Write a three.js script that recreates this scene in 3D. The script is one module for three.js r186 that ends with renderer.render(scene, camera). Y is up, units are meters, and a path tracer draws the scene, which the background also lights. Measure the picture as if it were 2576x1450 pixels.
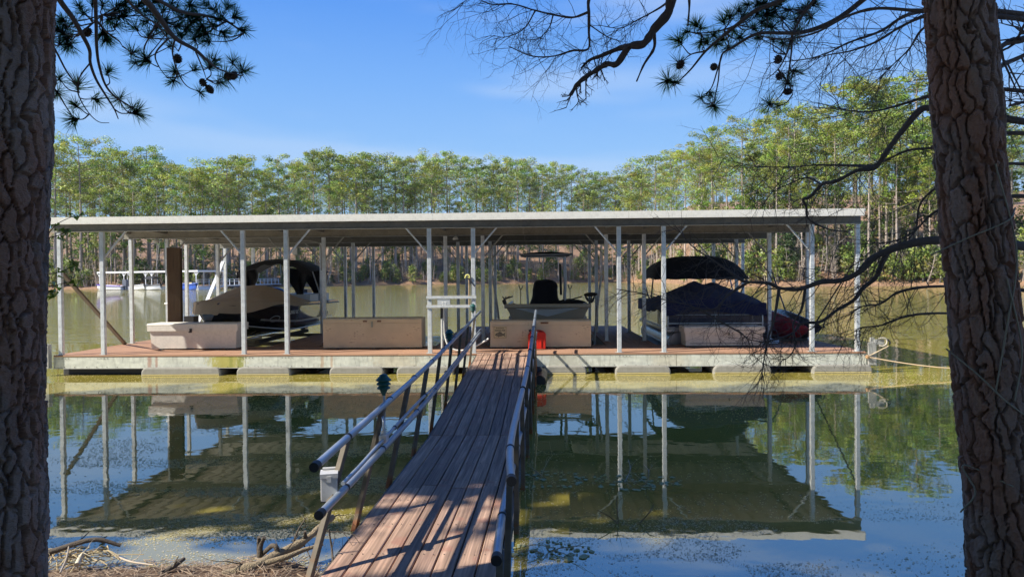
import * as THREE from 'three';
import { mergeGeometries, mergeVertices } from 'three/addons/utils/BufferGeometryUtils.js';
import { FontLoader } from 'three/addons/loaders/FontLoader.js';
import { TextGeometry } from 'three/addons/geometries/TextGeometry.js';

// ---------------------------------------------------------------- camera, sky, sun, exposure
const scene = new THREE.Scene();
const F = 1800, CX = 1287.5, CY = 725;                       // focal length and centre of a 2575 x 1450 picture
const camera = new THREE.PerspectiveCamera(2 * Math.atan(CY / F) * 180 / Math.PI, 2575 / 1450, 0.05, 3000);
camera.position.set(0, 2.0, 14.9);
camera.rotation.set(-0.0147, 0.0331, -0.0082, 'YXZ');
camera.updateMatrixWorld();

const renderer = new THREE.WebGLRenderer({ antialias: true });
renderer.setSize(1024, 576);
renderer.toneMapping = THREE.LinearToneMapping;
const EXPO = 1.62; renderer.toneMappingExposure = EXPO;
renderer.shadowMap.enabled = true;
renderer.shadowMap.type = THREE.PCFSoftShadowMap;

const SUN = new THREE.Vector3(-1.0, 1, 0.42).normalize();
const sun = new THREE.DirectionalLight(new THREE.Color(1, 0.94, 0.83), 5.0);
sun.position.copy(SUN).multiplyScalar(120); sun.target.position.set(0, 0, 0);
sun.castShadow = true; sun.shadow.mapSize.set(4096, 4096); sun.shadow.radius = 1;
Object.assign(sun.shadow.camera, { left: -60, right: 60, top: 60, bottom: -60, near: 1, far: 400 });
scene.add(sun, sun.target);

// ---------------------------------------------------------------- small tools
function RNG(s) { return () => { s = (s + 0x6d2b79f5) | 0; let t = Math.imul(s ^ (s >>> 15), 1 | s); t = (t + Math.imul(t ^ (t >>> 7), 61 | t)) ^ t; return ((t ^ (t >>> 14)) >>> 0) / 4294967296; }; }
const V = (x, y, z) => new THREE.Vector3(x, y, z);
const clamp = (x, a = 0, b = 1) => Math.min(b, Math.max(a, x)), mix = (a, b, t) => a + (b - a) * t;
const sstep = (a, b, x) => { const t = clamp((x - a) / (b - a)); return t * t * (3 - 2 * t); };
const hash = (x, y, s = 0) => { let h = Math.imul(x | 0, 374761393) + Math.imul(y | 0, 668265263) + Math.imul(s | 0, 2147483647 ^ 974634533); h = Math.imul(h ^ (h >>> 13), 1274126177); return ((h ^ (h >>> 16)) >>> 0) / 4294967296; };
function vnoise(x, y, s = 0, px = 0, py = 0) {               // value noise, repeating every px, py cells if given
  const xi = Math.floor(x), yi = Math.floor(y), fx = x - xi, fy = y - yi, ux = fx * fx * (3 - 2 * fx), uy = fy * fy * (3 - 2 * fy);
  const m = (v, p) => p ? ((v % p) + p) % p : v;
  const a = hash(m(xi, px), m(yi, py), s), b = hash(m(xi + 1, px), m(yi, py), s), c = hash(m(xi, px), m(yi + 1, py), s), d = hash(m(xi + 1, px), m(yi + 1, py), s);
  return mix(mix(a, b, ux), mix(c, d, ux), uy);
}
function fbm(x, y, s = 0, o = 4, px = 0, py = 0) { let v = 0, a = 0.5, t = 0; for (let i = 0; i < o; i++) { v += a * vnoise(x, y, s + i * 17, px, py); t += a; a *= 0.5; x *= 2; y *= 2; px *= 2; py *= 2; } return v / t; }

const ray = (u, v) => V((u - CX) / F, (CY - v) / F, -1).applyQuaternion(camera.quaternion);
const atD = (u, v, d) => ray(u, v).multiplyScalar(d).add(camera.position);
const atY = (u, v, y) => { const r = ray(u, v); return r.multiplyScalar((y - camera.position.y) / r.y).add(camera.position); };
const atZ = (u, v, z) => { const r = ray(u, v); return r.multiplyScalar((z - camera.position.z) / r.z).add(camera.position); };

function tex(w, h, fn, srgb = false, rep) {                  // fn(u, v) -> number or [r, g, b, a]
  const d = new Uint8Array(w * h * 4);
  for (let y = 0; y < h; y++) for (let x = 0; x < w; x++) {
    const c = fn((x + 0.5) / w, (y + 0.5) / h), o = (y * w + x) * 4, a = typeof c === 'number' ? [c, c, c] : c;
    for (let k = 0; k < 3; k++) d[o + k] = clamp(a[k]) * 255;
    d[o + 3] = a.length > 3 ? clamp(a[3]) * 255 : 255;
  }
  const t = new THREE.DataTexture(d, w, h); t.wrapS = t.wrapT = THREE.RepeatWrapping; t.magFilter = THREE.LinearFilter; t.minFilter = THREE.LinearMipmapLinearFilter; t.generateMipmaps = true;
  if (srgb) t.colorSpace = THREE.SRGBColorSpace;
  if (rep) t.repeat.set(...rep);
  t.needsUpdate = true; return t;
}
const lin = (r, g, b) => new THREE.Color().setRGB(r, g, b);
const M = (c, roughness = 0.8, o = {}) => new THREE.MeshStandardMaterial({ color: lin(...c), roughness, ...o });
const MP = (c, roughness = 0.8, o = {}) => new THREE.MeshPhysicalMaterial({ color: lin(...c), roughness, ...o });

// ---------------------------------------------------------------- the sky
{
  const w = 1024, h = 512, d = new Float32Array(w * h * 4);
  const stops = [[0, .46, .66, .97], [5, .40, .64, .975], [10, .30, .56, .97], [15, .21, .465, .96], [21, .118, .345, .91], [28, .068, .27, .90], [42, .042, .195, .76], [62, .034, .14, .55], [90, .032, .12, .45]].map(s => [s[0], s[1] / EXPO, s[2] / EXPO, s[3] / EXPO]);
  for (let y = 0; y < h; y++) {
    const el = ((y + 0.5) / h - 0.5) * 180;
    let c; if (el <= 0) c = [.2, .28, .36]; else { let i = 0; while (stops[i + 1][0] < el) i++; const t = (el - stops[i][0]) / (stops[i + 1][0] - stops[i][0]); c = [1, 2, 3].map(k => mix(stops[i][k], stops[i + 1][k], t)); }
    for (let x = 0; x < w; x++) {
      const az = x / w; let k = 0;
      if (el > 1) {                                          // thin streaks of high cloud
        const tilt = el + 1.2 * Math.sin(az * 6.2832 * 4 + 1.3);
        const n = fbm(az * 14, tilt * 0.42, 5, 5, 14, 0) * 0.7 + fbm(az * 50, tilt * 1.1, 9, 3, 50, 0) * 0.3 + 0.20 * Math.exp(-Math.pow((tilt - 10.2) / 1.7, 2));
        k = 0.46 * sstep(0.48, 0.78, n) * (1 - sstep(32, 70, el)) * (0.35 + 0.65 * fbm(az * 16, el * 0.08, 21, 2, 16, 0) * 1.5);
      }
      const o = (y * w + x) * 4; d[o] = mix(c[0], .62 / EXPO, k); d[o + 1] = mix(c[1], .76 / EXPO, k); d[o + 2] = mix(c[2], .97 / EXPO, k); d[o + 3] = 1;
    }
  }
  const t = new THREE.DataTexture(d, w, h, THREE.RGBAFormat, THREE.FloatType); t.mapping = THREE.EquirectangularReflectionMapping; t.magFilter = THREE.LinearFilter; t.minFilter = THREE.LinearFilter; t.needsUpdate = true;
  scene.background = t; scene.environment = t;
}

// ---------------------------------------------------------------- objects and names
const used = new Map();
const numbered = (n) => { const k = used.get(n) || 0; used.set(n, k + 1); return k ? `${n}_${String(k).padStart(3, '0')}` : n; };
const shade = (o) => { o.traverse(m => { if (m.isMesh) { m.castShadow = true; m.receiveShadow = true; } }); return o; };
function tag(o, label, category, group, kind) { Object.assign(o.userData, { label, category }); if (group) o.userData.group = group; if (kind) o.userData.kind = kind; return o; }
function thing(name, label, category, pos = [0, 0, 0], turn = 0, group) { const o = new THREE.Group(); o.name = numbered(name); o.position.set(...pos); o.rotation.y = turn; scene.add(o); return tag(o, label, category, group); }
function part(parent, name, g, m, pos, rot) { const o = new THREE.Mesh(g, m); o.name = name; o.castShadow = o.receiveShadow = true; if (pos) o.position.set(...pos); if (rot) o.rotation.set(...rot); parent.add(o); return o; }
function single(name, g, m, label, category, group, kind) { const o = new THREE.Mesh(g, m); o.name = numbered(name); o.castShadow = o.receiveShadow = true; scene.add(o); return tag(o, label, category, group, kind); }
function structure(name, g, m) { const o = new THREE.Mesh(g, m); o.name = numbered(name); o.castShadow = o.receiveShadow = true; o.userData.kind = 'structure'; scene.add(o); return o; }
function copy(o, label) { const c = o.clone(); c.name = numbered(o.name.replace(/_\d{3}$/, '')); c.userData = { ...o.userData }; if (label) c.userData.label = label; scene.add(c); return c; }

// ---------------------------------------------------------------- shapes
function triUV(g, s = 1, ox = 0, oy = 0) {                   // uv in metres from the side that a face looks to
  g = g.index ? g.toNonIndexed() : g; const p = g.attributes.position, n = p.count, uv = new Float32Array(n * 2), a = V(), b = V(), c = V();
  for (let i = 0; i < n; i += 3) {
    a.fromBufferAttribute(p, i); b.fromBufferAttribute(p, i + 1); c.fromBufferAttribute(p, i + 2);
    const f = b.clone().sub(a).cross(c.clone().sub(a)), x = Math.abs(f.x), y = Math.abs(f.y), z = Math.abs(f.z);
    [a, b, c].forEach((q, k) => { const e = x >= y && x >= z ? [q.y, q.z] : y >= z ? [q.x, q.z] : [q.x, q.y]; uv[(i + k) * 2] = e[0] * s + ox; uv[(i + k) * 2 + 1] = e[1] * s + oy; });
  }
  g.setAttribute('uv', new THREE.BufferAttribute(uv, 2)); return g;
}
function cham(w, h, l, c = 0.006, ox = 0, oy = 0) {          // a bar along z with chamfered long edges, centred
  const s = new THREE.Shape(), x = w / 2, y = h / 2; c = Math.min(c, x * 0.6, y * 0.6);
  s.moveTo(-x + c, -y); s.lineTo(x - c, -y); s.lineTo(x, -y + c); s.lineTo(x, y - c); s.lineTo(x - c, y); s.lineTo(-x + c, y); s.lineTo(-x, y - c); s.lineTo(-x, -y + c); s.closePath();
  const g = new THREE.ExtrudeGeometry(s, { depth: l, bevelEnabled: false }); g.translate(0, 0, -l / 2); return triUV(g, 1, ox, oy);
}
const bar = (w, h, l, axis = 'z', c) => { const g = cham(w, h, l, c); if (axis === 'y') g.rotateX(-Math.PI / 2); if (axis === 'x') g.rotateY(Math.PI / 2); return g; };   // along y: w is x, h is z; along x: w is z, h is y
function strut(a, b, w, h = w, c = 0.004) {                  // a bar from a to b
  const d = b.clone().sub(a), g = cham(w, h, d.length(), c), m = new THREE.Matrix4().lookAt(b, a, Math.abs(d.y) > 0.98 * d.length() ? V(0, 0, 1) : V(0, 1, 0));
  g.applyMatrix4(m); g.translate((a.x + b.x) / 2, (a.y + b.y) / 2, (a.z + b.z) / 2); return g;
}
function tube(pts, r, radial = 6, seg, smooth = true, caps = true) {   // r: number, array along the points, or function of 0..1
  const n = seg || (pts.length - 1) * (smooth ? 4 : 1), curve = smooth && pts.length > 2 ? new THREE.CatmullRomCurve3(pts, false, 'centripetal') : null, P = [], N = [], I = [], UVs = [];
  const at = (t) => { if (curve) return curve.getPoint(t); const f = t * (pts.length - 1), i = Math.min(Math.floor(f), pts.length - 2); return pts[i].clone().lerp(pts[i + 1], f - i); };
  const rad = (t) => typeof r === 'number' ? r : typeof r === 'function' ? r(t) : (() => { const f = t * (r.length - 1), i = Math.min(Math.floor(f), r.length - 2); return mix(r[i], r[i + 1], f - i); })();
  const C = []; for (let i = 0; i <= n; i++) C.push(at(i / n));
  let up = V(0.31, 0.9, 0.27), L = 0;
  for (let i = 0; i <= n; i++) {
    const d = C[Math.min(i + 1, n)].clone().sub(C[Math.max(i - 1, 0)]).normalize(), x = up.clone().addScaledVector(d, -up.dot(d)).normalize(), y = d.clone().cross(x); up = x;
    if (i) L += C[i].distanceTo(C[i - 1]); const R = rad(i / n);
    for (let k = 0; k <= radial; k++) { const a = k / radial * 6.28319, v = x.clone().multiplyScalar(Math.cos(a)).addScaledVector(y, Math.sin(a)); P.push(C[i].x + v.x * R, C[i].y + v.y * R, C[i].z + v.z * R); N.push(v.x, v.y, v.z); UVs.push(k / radial * Math.max(R * 6.28, 0.02), L); }
  }
  for (let i = 0; i < n; i++) for (let k = 0; k < radial; k++) { const a = i * (radial + 1) + k, b = a + radial + 1; I.push(a, a + 1, b, b, a + 1, b + 1); }
  if (caps && radial > 3) for (const [i, s] of [[0, -1], [n, 1]]) { const c = P.length / 3, d = C[i === 0 ? 0 : n].clone().sub(C[i === 0 ? 1 : n - 1]).normalize(); P.push(C[i].x, C[i].y, C[i].z); N.push(d.x, d.y, d.z); UVs.push(0, 0); for (let k = 0; k <= radial; k++) { const q = i * (radial + 1) + k; P.push(P[q * 3], P[q * 3 + 1], P[q * 3 + 2]); N.push(d.x, d.y, d.z); UVs.push(0, 0); } for (let k = 0; k < radial; k++) s > 0 ? I.push(c, c + 1 + k, c + 2 + k) : I.push(c, c + 2 + k, c + 1 + k); }
  const g = new THREE.BufferGeometry(); g.setAttribute('position', new THREE.Float32BufferAttribute(P, 3)); g.setAttribute('normal', new THREE.Float32BufferAttribute(N, 3)); g.setAttribute('uv', new THREE.Float32BufferAttribute(UVs, 2)); g.setIndex(I); return g;
}
function loft(rows, closed = false, flip = false) {          // rows of points, joined row to row
  const P = [], I = [], U = [], m = rows[0].length; let Lv = 0;
  rows.forEach((row, i) => { if (i) Lv += row[m >> 1].distanceTo(rows[i - 1][m >> 1]); let Lu = 0; row.forEach((q, k) => { if (k) Lu += q.distanceTo(row[k - 1]); P.push(q.x, q.y, q.z); U.push(Lu, Lv); }); });
  for (let i = 0; i < rows.length - 1; i++) for (let k = 0; k < m - (closed ? 0 : 1); k++) { const a = i * m + k, b = i * m + (k + 1) % m, c = a + m, d = b + m; flip ? I.push(a, c, b, b, c, d) : I.push(a, b, c, b, d, c); }
  const g = new THREE.BufferGeometry(); g.setAttribute('position', new THREE.Float32BufferAttribute(P, 3)); g.setAttribute('uv', new THREE.Float32BufferAttribute(U, 2)); g.setIndex(I); g.computeVertexNormals(); return g;
}
const grid = (nu, nv, fn) => { const rows = []; for (let i = 0; i <= nv; i++) { const r = []; for (let k = 0; k <= nu; k++) r.push(fn(k / nu, i / nv)); rows.push(r); } return loft(rows); };
const merge = (a) => mergeGeometries(a.map(g => { g = g.index ? g.toNonIndexed() : g; for (const k of Object.keys(g.attributes)) if (!['position', 'normal', 'uv', 'color'].includes(k)) g.deleteAttribute(k); return g; }));
const put = (g, x, y, z) => g.translate(x, y, z);
const tint = (g, fn) => { const p = g.attributes.position, c = new Float32Array(p.count * 3); for (let i = 0; i < p.count; i++) { const q = fn(p.getX(i), p.getY(i), p.getZ(i), i); c[i * 3] = q[0]; c[i * 3 + 1] = q[1]; c[i * 3 + 2] = q[2]; } g.setAttribute('color', new THREE.BufferAttribute(c, 3)); return g; };

// ---------------------------------------------------------------- textures and materials
const woodBump = tex(256, 1024, (u, v) => { const w = u * 24 + 1.4 * fbm(u * 6, v * 5, 3, 3, 6, 5); return 0.45 * vnoise(w, v * 3, 1, 0, 3) + 0.35 * vnoise(u * 70, v * 8, 2, 70, 8) + 0.2 * fbm(u * 20, v * 40, 4, 2, 20, 40); }, false, [1.6, 0.45]);
const woodMap = (a, b, c, seed) => tex(256, 1024, (u, v) => {
  const w = u * 22 + 1.6 * fbm(u * 6, v * 5, 3 + seed, 3, 6, 5), g = vnoise(w, v * 3, 1 + seed, 0, 3), f = vnoise(u * 70, v * 8, 2 + seed, 70, 8), k = clamp(0.55 * g + 0.45 * f), s = sstep(0.62, 0.8, fbm(u * 5, v * 14, 31 + seed, 4, 5, 14)), q = sstep(0.55, 0.85, fbm(u * 3, v * 6, 57 + seed, 3, 3, 6));
  return [0, 1, 2].map(i => mix(mix(mix(a[i], b[i], k), c[i], 0.55 * s), c[i] * 0.8 + 0.1, 0.25 * q));
}, true, [1.6, 0.45]);
const plankMaps = [0, 1, 2].map(i => woodMap([.43, .35, .30], [.83, .69, .60], [.61, .43, .37], i * 40));
const plankMats = plankMaps.map((map, i) => M([[.98, .96, .92], [.88, .87, .85], [1, .97, .91]][i], 0.82, { map, bumpMap: woodBump, bumpScale: 0.004 }));
const deckMaps = [5, 6].map(i => woodMap([.54, .41, .335], [.775, .605, .495], [.605, .455, .39], i * 40));
const deckMats = deckMaps.map((map, i) => M([[1, .99, .93], [.92, .93, .9]][i], 0.8, { map, bumpMap: woodBump, bumpScale: 0.002 }));
const mottle = (k, s, seed) => tex(512, 512, (u, v) => { const n = fbm(u * 12, v * 12, seed, 5, 12, 12), f = fbm(u * 60, v * 60, seed + 5, 2, 60, 60); return 1 - k + k * (0.6 * n + 0.4 * f) * 1.6; }, false, [s, s]);
const galvTone = mottle(0.3, 1.3, 7), grime = mottle(0.4, 0.6, 11), grimeFine = mottle(0.22, 2, 13);
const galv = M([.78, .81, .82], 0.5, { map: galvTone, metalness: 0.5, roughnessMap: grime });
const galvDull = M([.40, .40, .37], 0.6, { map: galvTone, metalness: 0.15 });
const beamPaint = M([.22, .215, .19], 0.65, { map: grime });
const roofPaint = M([.88, .865, .79], 0.55, { map: grimeFine });
const ceilingPaint = M([.30, .28, .23], 0.75, { map: grime });
const railPipe = M([.36, .41, .47], 0.36, { map: grimeFine, metalness: 0.5 });
const blackRubber = M([.02, .02, .022], 0.6), blackPlastic = M([.028, .028, .03], 0.45, { roughnessMap: grime });
const whitePVC = M([.74, .74, .70], 0.45, { map: grimeFine });
const steelDark = M([.11, .10, .085], 0.6, { map: grime, metalness: 0.2 });
const rustPost = (() => { const t = tex(64, 512, (u, v) => { const n = fbm(u * 3, v * 24, 3, 4, 3, 24), k = sstep(0.30, 0.12, v + 0.25 * (n - 0.5)); return [mix(.43, .66, k) * (0.8 + 0.4 * n), mix(.385, .38, k) * (0.8 + 0.4 * n), mix(.32, .17, k) * (0.8 + 0.4 * n)]; }, true); t.wrapT = THREE.ClampToEdgeWrapping; return M([.72, .72, .72], 0.65, { map: t }); })();
// ---------------------------------------------------------------- water
const waveTex = (seed, stretch) => tex(1024, 1024, (u, v) => 0.55 * fbm(u * 10, v * 10 * stretch, seed, 3, 10, 10 * stretch) + 0.3 * fbm(u * 34, v * 34 * stretch, seed + 3, 2, 34, 34 * stretch) + 0.15 * fbm(u * 90, v * 90, seed + 5, 2, 90, 90));
const silt = tex(512, 512, (u, v) => { const n = fbm(u * 6, v * 8, 91, 4, 6, 8); return [0.84 + 0.3 * n, 0.86 + 0.26 * n, 0.9 + 0.2 * n]; }, false, [1, 1]);
const murk = [.265, .222, .040];
function waterMat(bumpScale, seed, stretch) { return MP(murk, 0.02, { map: silt, ior: 4.0, specularIntensity: 1, bumpMap: waveTex(seed, stretch), bumpScale }); }
function sheet(x0, x1, z0, z1, nx, nz, s, y = 0) {
  const g = grid(nx, nz, (a, b) => V(mix(x0, x1, a), y, mix(z0, z1, b))), p = g.attributes.position, uv = g.attributes.uv;
  for (let i = 0; i < p.count; i++) uv.setXY(i, p.getX(i) / s, p.getZ(i) / s);
  const n = g.attributes.normal; for (let i = 0; i < n.count; i++) n.setXYZ(i, 0, 1, 0);
  const I = g.index; if (true) { const a = I.array; for (let i = 0; i < a.length; i += 3) { const t = a[i + 1]; a[i + 1] = a[i + 2]; a[i + 2] = t; } }
  return g;
}
structure('lake_water', sheet(-60, 60, -1.4, 30, 8, 4, 9), waterMat(0.0016, 101, 2));           // sheltered behind the dock
structure('lake_water', sheet(-60, 60, -7.5, -1.4, 8, 2, 8), waterMat(0.008, 121, 2));
structure('lake_water', sheet(-60, 60, -22, -7.5, 8, 2, 7), waterMat(0.05, 141, 2));
structure('lake_water', sheet(-900, 900, -1500, -22, 8, 8, 7), waterMat(0.07, 161, 2));
for (const s of [-1, 1]) structure('lake_water', sheet(s < 0 ? -900 : 60, s < 0 ? -60 : 900, -22, 400, 4, 4, 8), waterMat(0.06, 181, 2));

// ---------------------------------------------------------------- the near bank
const shoreZ = (x) => 10.12 + 0.75 * sstep(-1.9, -0.6, x) + 0.35 * Math.sin(x * 1.3 + 0.5) * 0.5 + 0.45 * (fbm(x * 0.9, 3, 44) - 0.5) + (x > 3.2 ? 0.1 * (x - 3.2) : 0) - (x < -4 ? 0.12 * (-4 - x) : 0);
const bankY = (x, z) => { const d = z - shoreZ(x); return clamp(d < 0 ? d * 0.22 : 0.16 * (1 - Math.exp(-d * 1.6)) + 0.075 * d, -1.2, 3) + (d > -0.2 ? 0.05 * (fbm(x * 2.2, z * 2.2, 61) - 0.5) + 0.018 * (fbm(x * 11, z * 11, 67) - 0.5) : 0); };
const litter = tex(1024, 1024, (u, v) => { const n = fbm(u * 14, v * 14, 201, 4, 14, 14), s = vnoise(u * 120 + 5 * n, v * 30, 205, 0, 30), q = vnoise(u * 30, v * 130 + 5 * n, 207, 30, 0), k = 0.5 * Math.max(s, q) + 0.5 * n; return [mix(.20, .66, k), mix(.15, .53, k), mix(.11, .40, k)]; }, true, [1, 1]);
const litterBump = tex(1024, 1024, (u, v) => 0.5 * Math.max(vnoise(u * 110, v * 30, 205, 110, 30), vnoise(u * 30, v * 120, 207, 30, 120)) + 0.5 * fbm(u * 20, v * 20, 209, 4, 20, 20));
{
  const g = grid(150, 120, (a, b) => { const x = -14 + 28 * a, z = 7.5 + 9.5 * b; return V(x, bankY(x, z), z); }), p = g.attributes.position, uv = g.attributes.uv;
  for (let i = 0; i < p.count; i++) uv.setXY(i, p.getX(i) / 1.2, p.getZ(i) / 1.2);
  g.index.array.forEach((_, i, a) => { if (i % 3 === 1) { const t = a[i]; a[i] = a[i + 1]; a[i + 1] = t; } }); g.computeVertexNormals();
  structure('bank', g, M([.62, .58, .56], 0.95, { map: litter, bumpMap: litterBump, bumpScale: 0.02 }));
  const g2 = grid(30, 16, (a, b) => { const x = -70 + 140 * a, z = 16.9 + 40 * b; return V(x, bankY(clamp(x, -14, 14), z) - 0.02 * b, z); }); g2.index.array.forEach((_, i, q) => { if (i % 3 === 1) { const t = q[i]; q[i] = q[i + 1]; q[i + 1] = t; } }); g2.computeVertexNormals();
  structure('bank', g2, M([.3, .24, .18], 0.95));
}

// ---------------------------------------------------------------- the far shore
const lerpTab = (tab, u) => { if (u <= tab[0][0]) return tab[0].slice(1); for (let i = 0; i < tab.length - 1; i++) if (u <= tab[i + 1][0]) { const t = (u - tab[i][0]) / (tab[i + 1][0] - tab[i][0]); return tab[i].slice(1).map((a, k) => mix(a, tab[i + 1][k + 1], t)); } return tab[tab.length - 1].slice(1); };
// column of the picture -> distance of the waterline, height of the ground well behind it, picture row of the tree tops
const SHORE = [[-1500, 150, 8, 380], [-300, 175, 8, 375], [150, 182, 8, 372], [215, 182, 8, 366], [300, 182, 8, 388], [430, 184, 8, 384], [500, 186, 8, 402], [570, 190, 9, 408], [640, 200, 10, 412], [700, 212, 11, 402], [760, 220, 13, 366], [820, 226, 14, 376], [900, 230, 14, 372], [1050, 236, 15, 363], [1150, 240, 15, 366], [1240, 246, 15, 386], [1340, 254, 14, 392], [1430, 262, 13, 402], [1465, 266, 12, 430], [1520, 270, 12, 398], [1570, 268, 12, 406], [1640, 250, 13, 398], [1690, 215, 15, 396], [1730, 165, 16, 385], [1760, 146, 16, 352], [1820, 140, 16, 332], [1880, 136, 16, 304], [1940, 134, 16, 290], [1990, 132, 17, 246], [2050, 132, 17, 280], [2150, 130, 18, 204], [2230, 128, 18, 232], [2300, 126, 18, 222], [2420, 122, 18, 280], [2600, 118, 18, 330], [3200, 105, 16, 330], [5000, 80, 14, 330]];
const yawC = 0.0331;
const farDir = (u) => { const r = ray(u, 700); r.y = 0; const k = 1 / V(Math.sin(-yawC), 0, -Math.cos(yawC)).dot(r); return r.multiplyScalar(k); };    // level direction, one metre deep along the view
const farH = (u, e) => { const [, h] = lerpTab(SHORE, u); return e < 0 ? e * 0.08 : 0.35 * sstep(0, 1.2, e) + h * (1 - Math.exp(-Math.max(0, e - 1) / 34)) + 0.13 * Math.max(0, e - 45) + 0.9 * (fbm(u * 0.02, e * 0.12, 71) - 0.5) * sstep(0, 8, e); };
const farPoint = (u, e) => { const [d] = lerpTab(SHORE, u), w = d + 3.5 * (fbm(u * 0.03, 0, 77, 3) - 0.5); return farDir(u).multiplyScalar(w + e).add(V(camera.position.x, farH(u, e), camera.position.z)); };
{
  const leafMap = tex(512, 512, (u, v) => { const n = fbm(u * 10, v * 10, 301, 5, 10, 10), k = fbm(u * 40, v * 40, 307, 2, 40, 40); return [mix(.46, .84, 0.5 * n + 0.5 * k), mix(.37, .70, 0.5 * n + 0.5 * k), mix(.29, .56, 0.5 * n + 0.5 * k)]; }, true, [1, 1]);
  const es = [-6, -2, -0.5, 0, 0.5, 1, 1.6, 2.4, 3.5, 5, 7, 9.5, 12.5, 16, 20, 26, 33, 42, 55, 75, 110, 160, 230];
  const g = grid(300, es.length - 1, (a, b) => farPoint(mix(-1500, 4600, a), es[Math.round(b * (es.length - 1))])), p = g.attributes.position, uv = g.attributes.uv;
  for (let i = 0; i < p.count; i++) uv.setXY(i, p.getX(i) / 9, p.getZ(i) / 9);
  structure('far_shore', g, M([.70, .64, .60], 0.95, { map: leafMap, side: THREE.DoubleSide }));
}
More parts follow.
